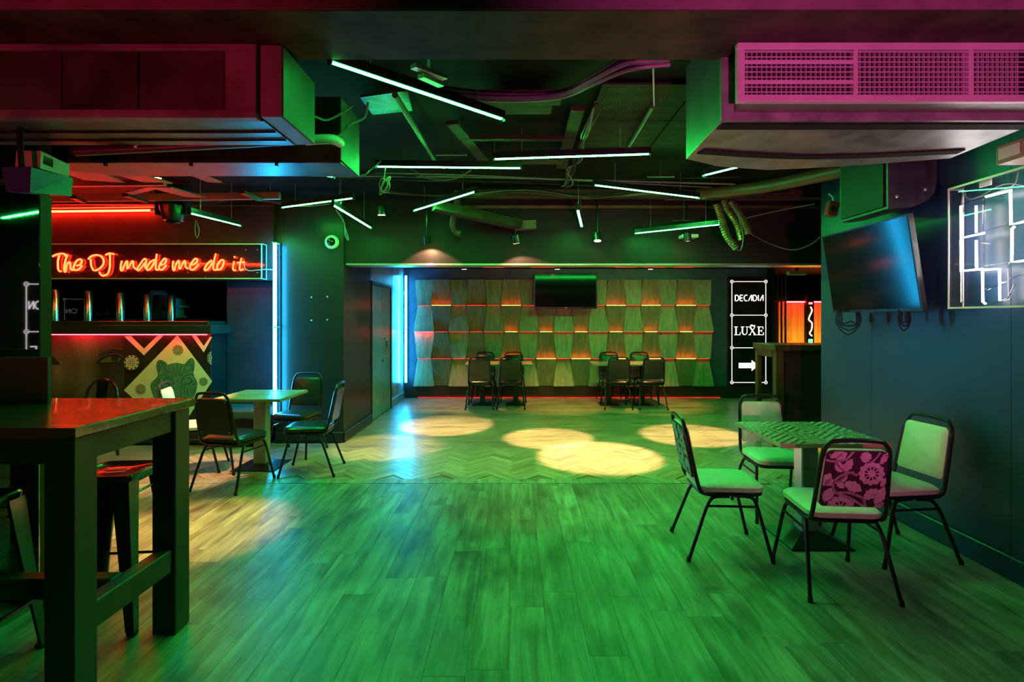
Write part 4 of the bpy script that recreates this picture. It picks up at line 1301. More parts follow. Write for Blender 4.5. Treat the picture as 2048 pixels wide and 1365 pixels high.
# red call point
fa = thing('alarm_sounder', 'small red alarm box tilted at the wall corner', 'alarm', P(1660, 432, 4.72))
fa.rotation_euler = (0, 0.25, 0)
MB().rbox(-0.05, 0.05, -0.03, 0.03, 0, 0.13, 0.01).build('casing', REDP, fa)
MB().lathe([(0.026, -0.03), (0.026, -0.034), (0.01, -0.036)], (0, 0, 0.06), 12, axis=1).build('button', BLACK, fa)
MB().tube([(0.0, 0.0, 0.131), (-0.02, 0.0, 0.17), (-0.05, 0.02, 0.2)], 0.007, 6).build('lead', WHITEP, fa, smooth=True)
# white neon box
XF = 2.845
nb = thing('neon_box', 'white neon step pattern in a clear wall box', 'neon sign', (2.9, 3.0, 1.61))
def nx(px, py, X=XF + 0.03):
    d = X * F / (px - CX)
    return P(px, py, d)
Yend = XF * F / (1898 - CX)
zt, zb_ = 2.395, 1.617
for nm, a in (('acrylic_front', (XF, XF + 0.004, 2.3, Yend, zb_, zt)), ('acrylic_end', (XF + 0.005, 2.949, Yend - 0.004, Yend, zb_, zt)),
              ('acrylic_top', (XF + 0.005, 2.949, 2.3, Yend - 0.005, zt - 0.005, zt)), ('acrylic_bottom', (XF + 0.005, 2.949, 2.3, Yend - 0.005, zb_, zb_ + 0.005))):
    MB().box(*a).build(nm, ACRYL, nb, world=True)
e = MB()
e.box(XF - 0.006, XF, 2.3, Yend + 0.004, zt - 0.006, zt + 0.006).box(XF - 0.006, XF, 2.3, Yend + 0.004, zb_ - 0.006, zb_ + 0.006)
e.box(XF - 0.006, XF, Yend - 0.005, Yend + 0.004, zb_ + 0.006, zt - 0.006).box(XF + 0.006, 2.94, Yend, Yend + 0.006, zt - 0.006, zt + 0.004)
e.box(2.936, 2.944, Yend, Yend + 0.006, zb_, zt)
e.build('polished_edge', ACREDGE, nb, world=True)
def zn(x_, y_):
    return (1880 + x_ / 4.405, 320 + y_ / 4.405)
NL = [[(185, 405), (185, 690), (390, 645)], [(318, 405), (320, 640)], [(185, 705), (185, 980), (375, 962)], [(320, 710), (322, 965)],
      [(375, 962), (378, 1250), (400, 1268)], [(400, 968), (525, 962), (527, 1240)], [(405, 325), (620, 270)], [(622, 262), (625, 570), (739, 545)],
      [(655, 590), (635, 605), (632, 900), (739, 890)]]
for s in NL:
    MB().tube([nx(*zn(*p)) for p in s], 0.0065, 8).build('neon_tube', E_WHITE, nb, world=True, smooth=True)
# more of the pattern running out of frame
for yy, za, zc in ((2.93, 1.70, 1.98), (2.83, 2.02, 2.3), (2.7, 1.75, 2.1), (2.55, 1.7, 2.3)):
    MB().tube([(XF + 0.03, yy, za), (XF + 0.03, yy, zc), (XF + 0.03, yy - 0.09, zc)], 0.0065, 8).build('neon_tube', E_WHITE, nb, world=True, smooth=True)
unlit = [[(390, 340), (385, 625), (610, 570)], [(390, 660), (388, 935), (605, 905), (612, 1210)], [(185, 990), (185, 1255), (340, 1250)], [(200, 385), (400, 340)], [(410, 1145), (690, 1020), (739, 1015)], [(445, 1275), (600, 1225), (660, 1100)]]
for s in unlit:
    MB().tube([nx(*zn(*p), XF + 0.035) for p in s], 0.0055, 8).build('dark_tube', GLASST, nb, world=True, smooth=True)
for s in ([(215, 270), (240, 340), (330, 330), (560, 215), (739, 225)], [(690, 110), (650, 220), (480, 290), (320, 330)], [(210, 280), (190, 380), (215, 480)]):
    MB().tube(smooth_path([nx(*zn(*p), 2.93) for p in s], 5), 0.004, 6).build('lead', CABLEG, nb, world=True, smooth=True)
q = nx(*zn(395, 215), 2.93)
MB().box(q.x - 0.01, q.x, q.y - 0.05, q.y + 0.03, q.z - 0.015, q.z + 0.015).build('transformer', WHITEP, nb, world=True)
# box fitting above the neon box
fb = thing('junction_box', 'small brown box fitting at the right edge above the neon', 'junction box', P(2045, 322, 2.75))
MB().rbox(-0.07, 0.2, -0.08, 0.08, 0, 0.10, 0.005).build('casing', mat('brown casing', (0.25, 0.15, 0.11), 0.5), fb)
MB().rbox(-0.072, -0.0705, -0.06, 0.06, 0.02, 0.08, 0.0005).build('cover', PVC, fb)
# far television on its bracket
t2 = thing('television', 'flat television hung over the zigzag wood tiles', 'television', (0.96, 9.98, 1.73))
p0, p1 = P(1068, 548, 9.9), P(1194, 618, 9.9)
MB().rbox(p0.x, p1.x, 9.90, 9.955, p1.z, p0.z, 0.006).build('casing', TVFRAME, t2, world=True)
MB().box(p0.x + 0.02, p1.x - 0.02, 9.896, 9.8995, p1.z + 0.035, p0.z - 0.02).build('screen', TVBLACK, t2, world=True)
MB().box(0.85, 1.07, 9.956, 10.195, 1.95, 2.2).build('bracket', TUBEBLK, t2, world=True)
MB().box(0.94, 0.98, 9.893, 9.8995, p1.z + 0.012, p1.z + 0.024).build('badge', STEEL, t2, world=True)

# ------------------------------------------------------------------ black column sign with lit names
def stroke_word(b, glyphs, x0, z0, h, w, gap, th, y, fn):
    x = x0
    for g in glyphs:
        for s in g[1]:
            for i in range(len(s) - 1):
                p, q = s[i], s[i + 1]
                b.beam(fn(x + p[0] * w * g[0], z0 + p[1] * h), fn(x + q[0] * w * g[0], z0 + q[1] * h), th, 0.004, up=(0, 1, 0))
        x += w * g[0] + gap
    return x - gap - x0
GD = (1.0, [[(0.06, 0), (0.06, 1), (0.55, 1), (0.9, 0.75), (0.94, 0.5), (0.9, 0.25), (0.55, 0), (0.06, 0)]])
GE = (0.8, [[(0.95, 1), (0.1, 1), (0.1, 0), (0.95, 0)], [(0.1, 0.5), (0.85, 0.5)]])
GC = (0.9, [[(0.95, 1), (0.4, 1), (0.08, 0.7), (0.08, 0.3), (0.4, 0), (0.95, 0)]])
GA = (0.95, [[(0.05, 0), (0.8, 1), (0.88, 1), (0.88, 0)]])
GI = (0.3, [[(0.5, 0), (0.5, 1)]])
def name_sign(label, loc, rz, rows, name='name_sign', lev=E_SIGNL):
    """local frame: x along the face, -y out of the face; black board 0.80 x 2.12"""
    t = thing(name, label, 'sign', loc, rz)
    MB().rbox(-0.40, 0.40, 0.0, 0.06, 0.0, 2.12, 0.004).build('board', mat('black sign board', (0.02, 0.015, 0.014), 0.14, var=0.3), t)
    xs = (-0.325, 0.335)
    zs = (0.055, 0.73, 1.365, 2.02)
    def f(x, z):
        return Vector((x, -0.003, z))
    for z in zs:
        MB().beam(f(xs[0] + 0.028, z), f(xs[1] - 0.028, z), 0.012, 0.004, up=(0, 1, 0)).build('frame_line', E_SIGN, t)
    for x in xs:
        for a, b in zip(zs[:-1], zs[1:]):
            MB().beam(f(x, a + 0.028), f(x, b - 0.028), 0.012, 0.004, up=(0, 1, 0)).build('frame_line', E_SIGN, t)
        for z in zs:
            n = 20
            b = MB()
            outer = [Vector((x + 0.029 * math.cos(2 * math.pi * k / n), -0.003, z + 0.029 * math.sin(2 * math.pi * k / n))) for k in range(n)]
            b.tube(outer, 0.005, 5, closed=True)
            b.lathe([(0.010, 0.0), (0.010, -0.003)], (x, -0.001, z), 10, axis=1)
            b.build('node_ring', E_SIGN, t)
    for kind, zc in rows:
        b = MB()
        if kind == 'DECADIA':
            stroke_word(b, (GD, GE, GC, GA, GD, GI, GA), -0.265, zc - 0.055, 0.11, 0.078, 0.016, 0.015, 0, f)
        elif kind == 'LUXE':
            h = 0.155
            z0 = zc - h / 2
            def bar(x0, z0_, x1, z1_, th):
                b.beam(f(x0, z0_), f(x1, z1_), th, 0.004, up=(0, 1, 0))
            X = -0.28
            bar(X + 0.035, z0, X + 0.035, z0 + h, 0.022); bar(X, z0 + h, X + 0.07, z0 + h, 0.008); bar(X, z0, X + 0.115, z0, 0.008); bar(X + 0.112, z0, X + 0.118, z0 + 0.05, 0.010)
            X += 0.13
            bar(X + 0.03, z0 + 0.04, X + 0.03, z0 + h, 0.022); bar(X, z0 + h, X + 0.065, z0 + h, 0.008); bar(X + 0.03, z0 + 0.04, X + 0.055, z0 + 0.006, 0.018)
            bar(X + 0.05, z0 + 0.004, X + 0.095, z0 + 0.006, 0.012); bar(X + 0.095, z0 + 0.006, X + 0.12, z0 + 0.045, 0.010); bar(X + 0.12, z0 + 0.04, X + 0.12, z0 + h, 0.009); bar(X + 0.095, z0 + h, X + 0.145, z0 + h, 0.008)
            X += 0.155
            bar(X + 0.02, z0 + h, X + 0.125, z0, 0.022); bar(X + 0.12, z0 + h, X + 0.015, z0, 0.008); bar(X - 0.005, z0 + h, X + 0.05, z0 + h, 0.008)
            bar(X + 0.09, z0, X + 0.15, z0, 0.008); bar(X - 0.008, z0, X + 0.04, z0, 0.008)
            bar(X + 0.03, z0 + h + 0.02, X + 0.06, z0 + h + 0.035, 0.02); bar(X + 0.06, z0 + h + 0.035, X + 0.10, z0 + h + 0.01, 0.02); bar(X + 0.10, z0 + h + 0.01, X + 0.12, z0 + h + 0.03, 0.015)
            X += 0.165
            bar(X + 0.03, z0, X + 0.03, z0 + h, 0.022); bar(X, z0 + h, X + 0.11, z0 + h, 0.009); bar(X, z0, X + 0.12, z0, 0.009); bar(X + 0.03, z0 + h / 2, X + 0.085, z0 + h / 2, 0.009)
            bar(X + 0.108, z0 + h, X + 0.112, z0 + h - 0.04, 0.010); bar(X + 0.116, z0, X + 0.12, z0 + 0.045, 0.010); bar(X + 0.085, z0 + h / 2 - 0.02, X + 0.085, z0 + h / 2 + 0.02, 0.009)
        elif kind == 'ARROW':
            pts = [(-0.19, -0.05), (0.06, -0.05), (0.06, -0.105), (0.19, 0.0), (0.06, 0.105), (0.06, 0.05), (-0.19, 0.05)]
            b.slab(pts, lambda u, v, tt: Vector((u, -tt, zc + v)), 0.001, 0.005)
        elif kind == 'ON':
            n = 16
            b.tube([f(0.16 + 0.055 * math.cos(2 * math.pi * k / n), zc + 0.055 * math.sin(2 * math.pi * k / n)) for k in range(n)], 0.008, 5, closed=True)
            for p, q in (((0.235, -0.055), (0.235, 0.055)), ((0.235, 0.055), (0.30, -0.055)), ((0.30, -0.055), (0.30, 0.055))):
                b.beam(f(p[0], zc + p[1]), f(q[0], zc + q[1]), 0.016, 0.004, up=(0, 1, 0))
        elif kind == 'E':
            for p, q in (((0.20, -0.06), (0.20, 0.06)), ((0.19, 0.06), (0.28, 0.06)), ((0.19, 0.0), (0.26, 0.0)), ((0.19, -0.06), (0.28, -0.06))):
                b.beam(f(p[0], zc + p[1]), f(q[0], zc + q[1]), 0.016, 0.004, up=(0, 1, 0))
        b.build('arrow' if kind == 'ARROW' else 'lettering', lev, t)
    return t
SX = P(1498, 600, 10.2).x
name_sign('black sign column with lit names and an arrow beside the tiles', (SX, 10.22, 0.245), 0, (('DECADIA', 1.70), ('LUXE', 1.06), ('ARROW', 0.385)))
# its companion behind the viewer, caught in the smoked mirror
pt_ = struct(MB().box(-8.9, -5.6, -1.62, -1.52, 0, 3.049).build('wall_entrance', WALLBLACK), 'black entrance wall caught in the mirror', 'wall')
name_sign('black name sign seen reversed in the mirror at the left edge', (-6.38, -1.513, 0.0), math.pi, (('ON', 1.73), ('E', 1.10)), lev=E_SIGN)

# ------------------------------------------------------------------ passage: orange boards, poles, led column
ob = thing('matchboard_screen', 'orange lit board screen beyond the tall counter', 'panelling', (6.6, 12.2, 0))
for k in range(12):
    x0 = 6.05 + k * 0.155
    if 6.62 < x0 + 0.07 < 6.78:
        continue
    MB().rbox(x0, x0 + 0.152, 12.1, 12.13, 0.0, 1.92, 0.003).build('board', PANELWD, ob, world=True)
MB().rbox(5.2, 8.2, 11.7, 12.2, 1.93, 2.02, 0.004).build('head_rail', SEALBR, ob, world=True)
MB().rbox(5.2, 8.2, 11.7, 12.2, 0.85, 0.92, 0.004).build('ledge', SEALBR, ob, world=True)
MB().box(6.05, 8.0, 11.70, 11.72, 1.90, 1.929).build('led_strip', E_REDLED, ob, world=True)
MB().box(6.05, 8.0, 11.70, 11.72, 0.921, 0.935).build('led_strip', E_AMBER, ob, world=True)
for i, px in enumerate((1547, 1555, 1563, 1571)):
    p = P(px, 640, 11.6)
    tag(MB().lathe([(0.024, 0.0), (0.024, 2.5)], (p.x, 11.6, 0.0), 14).build('chrome_pole', CHROME, smooth=True), 'chrome pole beyond the sign column, %s of four' % ('nearest the sign', 'second', 'third', 'nearest the orange boards')[i], 'pole', 'chrome poles in the passage')
lc = thing('led_column', 'glittering led column between the orange boards', 'light column', (P(1619, 640, 11.6).x, 11.6, 0))
MB().rbox(-0.08, 0.08, -0.04, 0.04, 0, 2.05, 0.004).build('casing', BLACK, lc)
b = MB()
b.tube(smooth_path([(0.0, -0.045, 1.80), (0.03, -0.045, 1.72), (-0.02, -0.045, 1.6), (-0.04, -0.045, 1.52), (0.03, -0.045, 1.44), (0.02, -0.045, 1.3), (-0.02, -0.045, 1.22), (0.03, -0.045, 1.16)], 5), 0.012, 6)
b.build('neon_squiggle', E_WARMNEON, lc)
MB().box(-0.04, 0.04, -0.046, -0.041, 1.86, 1.90).build('red_pixels', E_REDLED, lc)
MB().box(-0.045, 0.045, -0.046, -0.041, 0.95, 1.09).build('green_pixels', E_GRN2, lc)
xb = thing('fitting_box', 'small cream box fitting under the passage ceiling', 'fitting', (P(1590, 550, 9).x, 8.95, 2.29))
MB().rbox(-0.15, 0.15, -0.05, 0.05, 0.0, 0.06, 0.004).build('casing', CREAMP, xb)
MB().box(-0.02, 0.02, -0.02, 0.02, 0.061, 0.229).build('stem', CONDUIT, xb)
struct(MB().box(5.1, 8.4, 12.3, 12.5, 2.03, 2.51).build('trim_1', WALLBROWN), 'dark brown pelmet over the orange boards', 'trim')

# ------------------------------------------------------------------ ducts
d1 = thing('air_duct', 'red lit painted duct hanging under the beam at upper left', 'duct', (-3.5, 2.46, 2.42))
MB().box(-6.5, -1.115, 2.33, 2.65, 2.425, 2.745).build('body', DUCTU, d1, world=True)
for x0, x1 in ((-6.5, -2.32), (-2.315, -1.985), (-1.98, -1.65), (-1.645, -1.27)):
    MB().rbox(max(x0, -3.6), x1, 2.295, 2.329, 2.46, 2.715, 0.004).build('side_panel', DUCTD, d1, world=True)
MB().rbox(-6.5, -1.125, 2.275, 2.328, 2.42, 2.458, 0.004).build('flange', DUCTP, d1, world=True)
MB().rbox(-6.5, -1.125, 2.28, 2.328, 2.717, 2.746, 0.004).build('flange', DUCTP, d1, world=True)
MB().rbox(-1.26, -1.125, 2.278, 2.328, 2.458, 2.717, 0.004).build('end_flange', DUCTP, d1, world=True)
MB().rbox(-1.112, -1.02, 2.29, 2.66, 2.43, 2.745, 0.004).build('end_plate', DUCTP, d1, world=True)
MB().box(-1.019, -1.014, 2.30, 2.66, 2.435, 2.74).build('end_sheet', DUCTE, d1, world=True)
for yy in (2.45, 2.56):
    MB().box(-6.5, -1.12, yy, yy + 0.012, 2.415, 2.424).build('seam', TUBEBLK, d1, world=True)
d2_ = thing('air_duct', 'grey metal duct behind the red lit duct', 'duct', (-2.6, 3.25, 2.44))
MB().hexa([(-3.05, 3.08, 2.475), (-1.03, 3.08, 2.475), (-1.03, 3.44, 2.49), (-2.6, 3.44, 2.49), (-3.05, 3.08, 2.85), (-1.03, 3.08, 2.85), (-1.03, 3.44, 2.85), (-2.6, 3.44, 2.85)]).build('body', DUCTB, d2_, world=True)
MB().hexa([(-3.05, 3.10, 2.468), (-1.03, 3.10, 2.468), (-1.03, 3.44, 2.482), (-2.6, 3.44, 2.482), (-3.05, 3.10, 2.474), (-1.03, 3.10, 2.474), (-1.03, 3.44, 2.489), (-2.6, 3.44, 2.489)]).build('under_sheet', DUCTU, d2_, world=True)
MB().box(-1.029, -1.02, 3.08, 3.44, 2.48, 2.85).build('end_sheet', DUCTE, d2_, world=True)
for xx in (-1.4, -1.9, -2.4):
    MB().box(xx, xx + 0.012, 3.06, 3.079, 2.44, 2.6).build('hanger', TUBEBLK, d2_, world=True)
# condensate pipe under the ducts
pp = thing('drain_pipe', 'dark drain pipe with a white elbow below the ducts', 'pipe', P(400, 300, 2.85))
a, b_ = P(150, 304, 2.62), P(612, 281, 2.86)
MB().tube([a, b_], 0.022, 10).build('pipe', mat('dark red brown pipe', (0.05, 0.02, 0.02), 0.4), pp, world=True, smooth=True)
el = [P(610, 281, 2.86), P(640, 279, 2.87), P(664, 279, 2.89), P(676, 283, 2.95), P(680, 286, 3.03)]
MB().tube(smooth_path(el, 4), 0.027, 12).build('elbow', PVC, pp, world=True, smooth=True)
for f_ in (0.26, 0.78):
    q = a + (b_ - a) * f_
    MB().tube([q + Vector((0, -0.028, 0)), q + Vector((0, 0.0, 0.03)), q + Vector((0, 0.028, 0))], 0.008, 6).build('clip', PVC, pp, world=True)
    MB().box(q.x - 0.02, q.x + 0.02, q.y - 0.01, q.y + 0.01, q.z + 0.02, q.z + 0.09).build('bracket', PVC, pp, world=True)
# pump box in its violet tray
pu = thing('condensate_pump', 'cream pump box sitting in a violet plastic tray at upper left', 'pump', P(62, 388, 2.42))
pu.rotation_euler = (0, 0, 0)
MB().hexa([P(12, 384, 2.40), P(60, 385, 2.40), P(143, 393, 2.72), P(95, 392, 2.72), P(3, 334, 2.38), P(62, 335, 2.38), P(146, 356, 2.74), P(92, 352, 2.74)]).build('tray', PURPLEP, pu, world=True)
MB().hexa([P(30, 335, 2.45), P(80, 337, 2.45), P(138, 354, 2.72), P(92, 350, 2.72), P(33, 301, 2.45), P(82, 302, 2.45), P(139, 330, 2.72), P(94, 322, 2.72)]).build('pump_casing', CREAMP, pu, world=True)
for k in range(6):
    s_ = k * 0.055 + 0.1
    a0 = P(80, 304, 2.45).lerp(P(138, 329, 2.72), s_)
    MB().box(a0.x - 0.001, a0.x + 0.004, a0.y - 0.004, a0.y + 0.004, a0.z - 0.05, a0.z - 0.01).build('vent_slot', RUBBER, pu, world=True)
MB().tube([P(44, 334, 2.37), P(43, 318, 2.37), P(40, 290, 2.37), P(40, 258, 2.4)], 0.012, 8).build('drain_hose', CABLE, pu, world=True, smooth=True)
# vent box with grilles
vb = thing('vent_unit', 'large vent box with pink lit grille at upper right', 'vent', (1.9, 2.7, 2.43))
foot = [(0.95, 2.43), (2.42, 2.43), (2.42, 2.92), (1.9, 3.08), (1.52, 3.15), (1.2, 3.08), (0.955, 2.93)]
MB().loft([[(x_, y_, 2.462 if y_ < 2.5 else 2.445) for x_, y_ in foot], [(x_, y_, 2.95) for x_, y_ in foot]]).build('plenum', DUCTE, vb, world=True)
MB().loft([[(x_, y_, (2.462 if y_ < 2.5 else 2.445) - 0.005) for x_, y_ in foot], [(x_, y_, (2.462 if y_ < 2.5 else 2.445) - 0.001) for x_, y_ in foot]]).build('under_sheet', GALV, vb, world=True)
sm_ = smooth_path([(0.99, 2.80, 2.440), (1.3, 2.86, 2.4395), (1.6, 2.89, 2.4385), (1.95, 2.87, 2.4395), (2.38, 2.80, 2.440)], 4)
for a_, c_ in zip(sm_[:-1], sm_[1:]):
    MB().beam(a_, c_, 0.07, 0.006).build('seam', DUCTB, vb, world=True)
MB().box(0.96, 2.41, 2.43, 2.50, 2.448, 2.4565).build('seam', DUCTB, vb, world=True)
MB().rbox(0.945, 2.6, 2.40, 2.429, 2.455, 2.747, 0.003).build('collar', GALV, vb, world=True)
MB().box(1.0, 2.6, 2.31, 2.40, 2.492, 2.747).build('neck', mat('dark neck sheet', (0.2, 0.19, 0.19), 0.4, 0.5), vb, world=True)
gz0, gz1, gy = 2.49, 2.748, 2.275
bars = MB()
bars.rbox(0.965, 2.6, gy, gy + 0.03, gz0, gz0 + 0.032, 0.003)
bars.rbox(0.965, 2.6, gy, gy + 0.03, gz1 - 0.030, gz1, 0.003)
bars.rbox(0.965, 0.998, gy, gy + 0.03, gz0 + 0.032, gz1 - 0.03, 0.003)
bars.build('grille_frame', GRILLE, vb, world=True)
MB().box(1.0, 2.6, gy + 0.031, gy + 0.034, gz0 + 0.02, gz1 - 0.02).build('dark_core', DARKIN, vb, world=True)
for xm in (1.468, 1.968):
    MB().rbox(xm, xm + 0.02, gy, gy + 0.03, gz0 + 0.032, gz1 - 0.03, 0.002).build('mullion', GRILLE, vb, world=True)
for k in range(9):
    zz_ = gz0 + 0.032 + (k + 0.5) * (gz1 - gz0 - 0.062) / 9
    for xa, xb2, wide in ((0.998, 1.468, (2, 6)), (1.488, 1.968, ()), (1.988, 2.6, ())):
        hh = 0.009 if k in wide else 0.0022
        MB().hexa([(xa, gy + 0.004, zz_ - hh), (xb2, gy + 0.004, zz_ - hh), (xb2, gy + 0.016, zz_ - hh + 0.003), (xa, gy + 0.016, zz_ - hh + 0.003),
                   (xa, gy + 0.004, zz_ + hh), (xb2, gy + 0.004, zz_ + hh), (xb2, gy + 0.016, zz_ + hh + 0.003), (xa, gy + 0.016, zz_ + hh + 0.003)]).build('blade', GRILLE, vb, world=True)
vr = MB()
x_ = 1.012
while x_ < 2.2:
    if not (1.46 < x_ < 1.495 or 1.96 < x_ < 1.995):
        vr.box(x_, x_ + 0.0025, gy + 0.017, gy + 0.030, gz0 + 0.03, gz1 - 0.03)
    x_ += 0.0215
vo = vr.build('rear_vanes', GRILLE, vb, world=True)
vo['kind'] = 'stuff'

# ------------------------------------------------------------------ ceiling clutter
def pipe(name, label, cat, pts, r, m, n=8, sm=0):
    pts = [Vector(p) for p in pts]
    return tag(MB().tube(smooth_path(pts, sm) if sm else pts, r, n).build(name, m, smooth=True), label, cat)
for i, (x0, y0) in enumerate(((0.55, 3.3), (1.16, 3.3), (0.55, 3.91), (1.16, 3.91))):
    tl = MB().rbox(x0, x0 + 0.6, y0, y0 + 0.6, 3.02, 3.035, 0.002).build('acoustic_tile', ACOUST, ceil, world=True)
    sl = MB()
    for a_ in range(3):
        for c_ in range(4):
            if (a_ + i) % 3 == 2 and c_ == 0:
                continue
            for k in range(6):
                xx = x0 + 0.05 + a_ * 0.19 + k * 0.02
                yy = y0 + 0.04 + c_ * 0.14
                sl.box(xx, xx + 0.008, yy, yy + 0.07, 3.018, 3.0205)
    so = sl.build('slot', RUBBER, tl, world=True)
    so['kind'] = 'stuff'
# timber frame hung from the slab
tf = thing('ceiling_frame', 'raw timber frame hung from the slab behind the green bars', 'timber frame', (0.05, 4.3, 2.85))
for a_, c_, w_, h_ in (((-0.45, 3.75, 2.95), (-0.22, 4.75, 2.92), 0.09, 0.03), ((0.42, 3.5, 2.95), (0.42, 4.8, 2.93), 0.09, 0.03), ((-0.4, 4.05, 2.94), (0.42, 4.05, 2.94), 0.05, 0.03),
                     ((-0.3, 4.6, 2.92), (0.42, 4.6, 2.92), 0.05, 0.03), ((-0.2, 3.4, 2.98), (0.3, 3.4, 2.98), 0.2, 0.02), ((-0.15, 3.6, 2.99), (0.25, 3.6, 2.99), 0.16, 0.02)):
    MB().beam(a_, c_, w_, h_).build('batten', TIMBER, tf, world=True)
for xx, yy in ((-0.4, 3.9), (0.42, 3.9), (-0.3, 4.5), (0.42, 4.6)):
    MB().tube([(xx, yy, 2.93), (xx, yy, 3.05)], 0.006, 6).build('hanger', CONDUIT, tf, world=True)
# cable bundle sweep
cb = thing('cable_bundle', 'thick dark violet cable bundle sweeping below the slab', 'cables', (0.1, 3.1, 2.85))
for k in range(9):
    o_ = Vector((RND.uniform(-.02, .02), RND.uniform(-.06, .06), RND.uniform(-.03, .03)))
    pts = [P(760, 150, 3.0) + o_, P(880, 185, 3.25) + o_ * 1.2, P(1000, 195, 3.35) + o_, P(1120, 190, 3.3) + o_ * 0.8, P(1190, 160, 3.05) + o_, P(1260, 128, 2.9) + o_ * 1.5, P(1340, 122, 2.85) + o_]
    MB().tube(smooth_path(pts, 5), RND.uniform(0.009, 0.016), 6).build('cable', CABLEP if k % 3 else CABLE, cb, world=True, smooth=True)
pipe('conduit', 'slanting dark pipe with a cyan glint left of the timber frame', 'pipe', [P(790, 190, 3.2), P(868, 318, 4.6)], 0.02, CONDUIT)
pipe('conduit', 'slanting steel pipe below the acoustic tiles', 'pipe', [P(1305, 212, 3.6), P(1255, 296, 4.4)], 0.018, CONDUIT)
pipe('hanger_wire', 'thin white wire dropping to the slanting steel pipe', 'wire', [P(1306, 122, 3.0), P(1308, 212, 3.6)], 0.006, WHITEP, 6)
for i, (px, ya, yb, d, lab) in enumerate(((903, 262, 308, 4.4, 'left of the timber frame'), (1321, 262, 352, 5.0, 'beside the vent box'), (1368, 420, 440, 6.2, 'left of the foil hoses'))):
    h_ = thing('hanger_rod', 'thin steel hanger rod with cross bar %s' % lab, 'hanger', P(px, yb, d))
    MB().tube([P(px, yb, d), Vector((P(px, yb, d).x, d, 3.05))], 0.006, 6).build('rod', CONDUIT, h_, world=True)
    q = P(px, yb, d)
    MB().box(q.x - 0.13, q.x + 0.13, q.y - 0.012, q.y + 0.012, q.z - 0.012, q.z - 0.004).build('cross_bar', CONDUIT, h_, world=True)
sc_ = thing('strut_channel', 'pair of perforated steel strut channels near the beam', 'strut', P(860, 145, 2.62))
for a_, c_ in ((P(826, 132, 2.55), P(890, 156, 2.72)), (P(842, 152, 2.62), P(882, 170, 2.78))):
    MB().beam(a_, c_, 0.04, 0.02).build('channel', STEEL, sc_, world=True)
MB().tube([P(857, 100, 2.55), P(857, 146, 2.63)], 0.006, 6).build('rod', STEEL, sc_, world=True)
bd = tag(MB().hexa([P(746, 102, 2.75), P(825, 100, 2.75), P(812, 118, 3.0), P(748, 118, 3.0), P(746, 95, 2.75), P(825, 93, 2.75), P(812, 112, 3.0), P(748, 112, 3.0)]).build('duct_piece', GALV), 'small cyan lit metal sheet hard under the beam', 'metal sheet')
bd.location.z -= 0.0
crm = tag(MB().hexa([P(720, 195, 3.3), P(815, 182, 3.3), P(825, 222, 3.7), P(745, 230, 3.7), P(720, 190, 3.3), P(815, 177, 3.3), P(825, 217, 3.7), P(745, 225, 3.7)]).build('crumpled_sheet', mat('crumpled foil board', (0.05, 0.055, 0.06), 0.3, 0.5, var=0.6, scale=14, bump=0.9)), 'crumpled perforated foil board under the long green bar', 'foil board')
pipe('heating_pipe', 'long copper pipe running level in front of the bulkhead', 'pipe', [P(925, 413, 6.53), P(1800, 413, 6.53)], 0.03, PIPEBR, 10)
pipe('heating_pipe', 'thin steel pipe running level above the copper pipe', 'pipe', [P(1330, 399, 6.1), P(1800, 399, 6.1)], 0.012, CONDUIT, 8)
tr = tag(MB().box(-0.55, 4.6, 5.9, 5.98, 2.91, 3.0).build('ceiling_rail', TIMBER), 'long timber rail along the ceiling ahead of the bulkhead', 'rail')
pipe('waste_pipe', 'short elbowed waste pipe under the timber box run', 'pipe', [Vector((P(915, 408, 6.15).x, 6.13, 3.045)), P(915, 408, 6.15), P(910, 425, 6.2), P(905, 450, 6.3), P(912, 464, 6.35), P(922, 468, 6.35)], 0.04, PIPEBR, 12, 4)
bxr = thing('boxed_run', 'slanting timber boxed run above the bright bulkhead lamp', 'boxing', P(960, 450, 6.2))
MB().beam(P(868, 412, 5.9), P(1040, 450, 6.3), 0.16, 0.10).build('boxing', TIMBER, bxr, world=True)
MB().beam(P(1030, 452, 6.35), P(1072, 450, 6.35), 0.12, 0.10).build('end_box', mat('pale box', (0.12, 0.085, 0.055), 0.5), bxr, world=True)
pipe('vent_pipe', 'large brown curved pipe vanishing behind the vent box', 'pipe', [P(1395, 388, 5.6), P(1480, 380, 5.3), P(1560, 368, 4.9), P(1690, 340, 4.3)], 0.06, PIPEBR, 12, 5)
pipe('ceiling_cable', 'sagging cable on the left of the copper pipe end near the corner', 'cable', [P(1490, 462, 6.1), P(1540, 488, 6.0), P(1585, 500, 5.8), P(1620, 490, 5.5), P(1641, 474, 5.2)], 0.008, PIPEBR, 6, 6)
pipe('ceiling_cable', 'thin taut cable crossing above the sagging cable', 'cable', [P(1486, 438, 6.1), P(1560, 421, 5.9), P(1630, 408, 5.6)], 0.006, CABLEG, 6, 4)
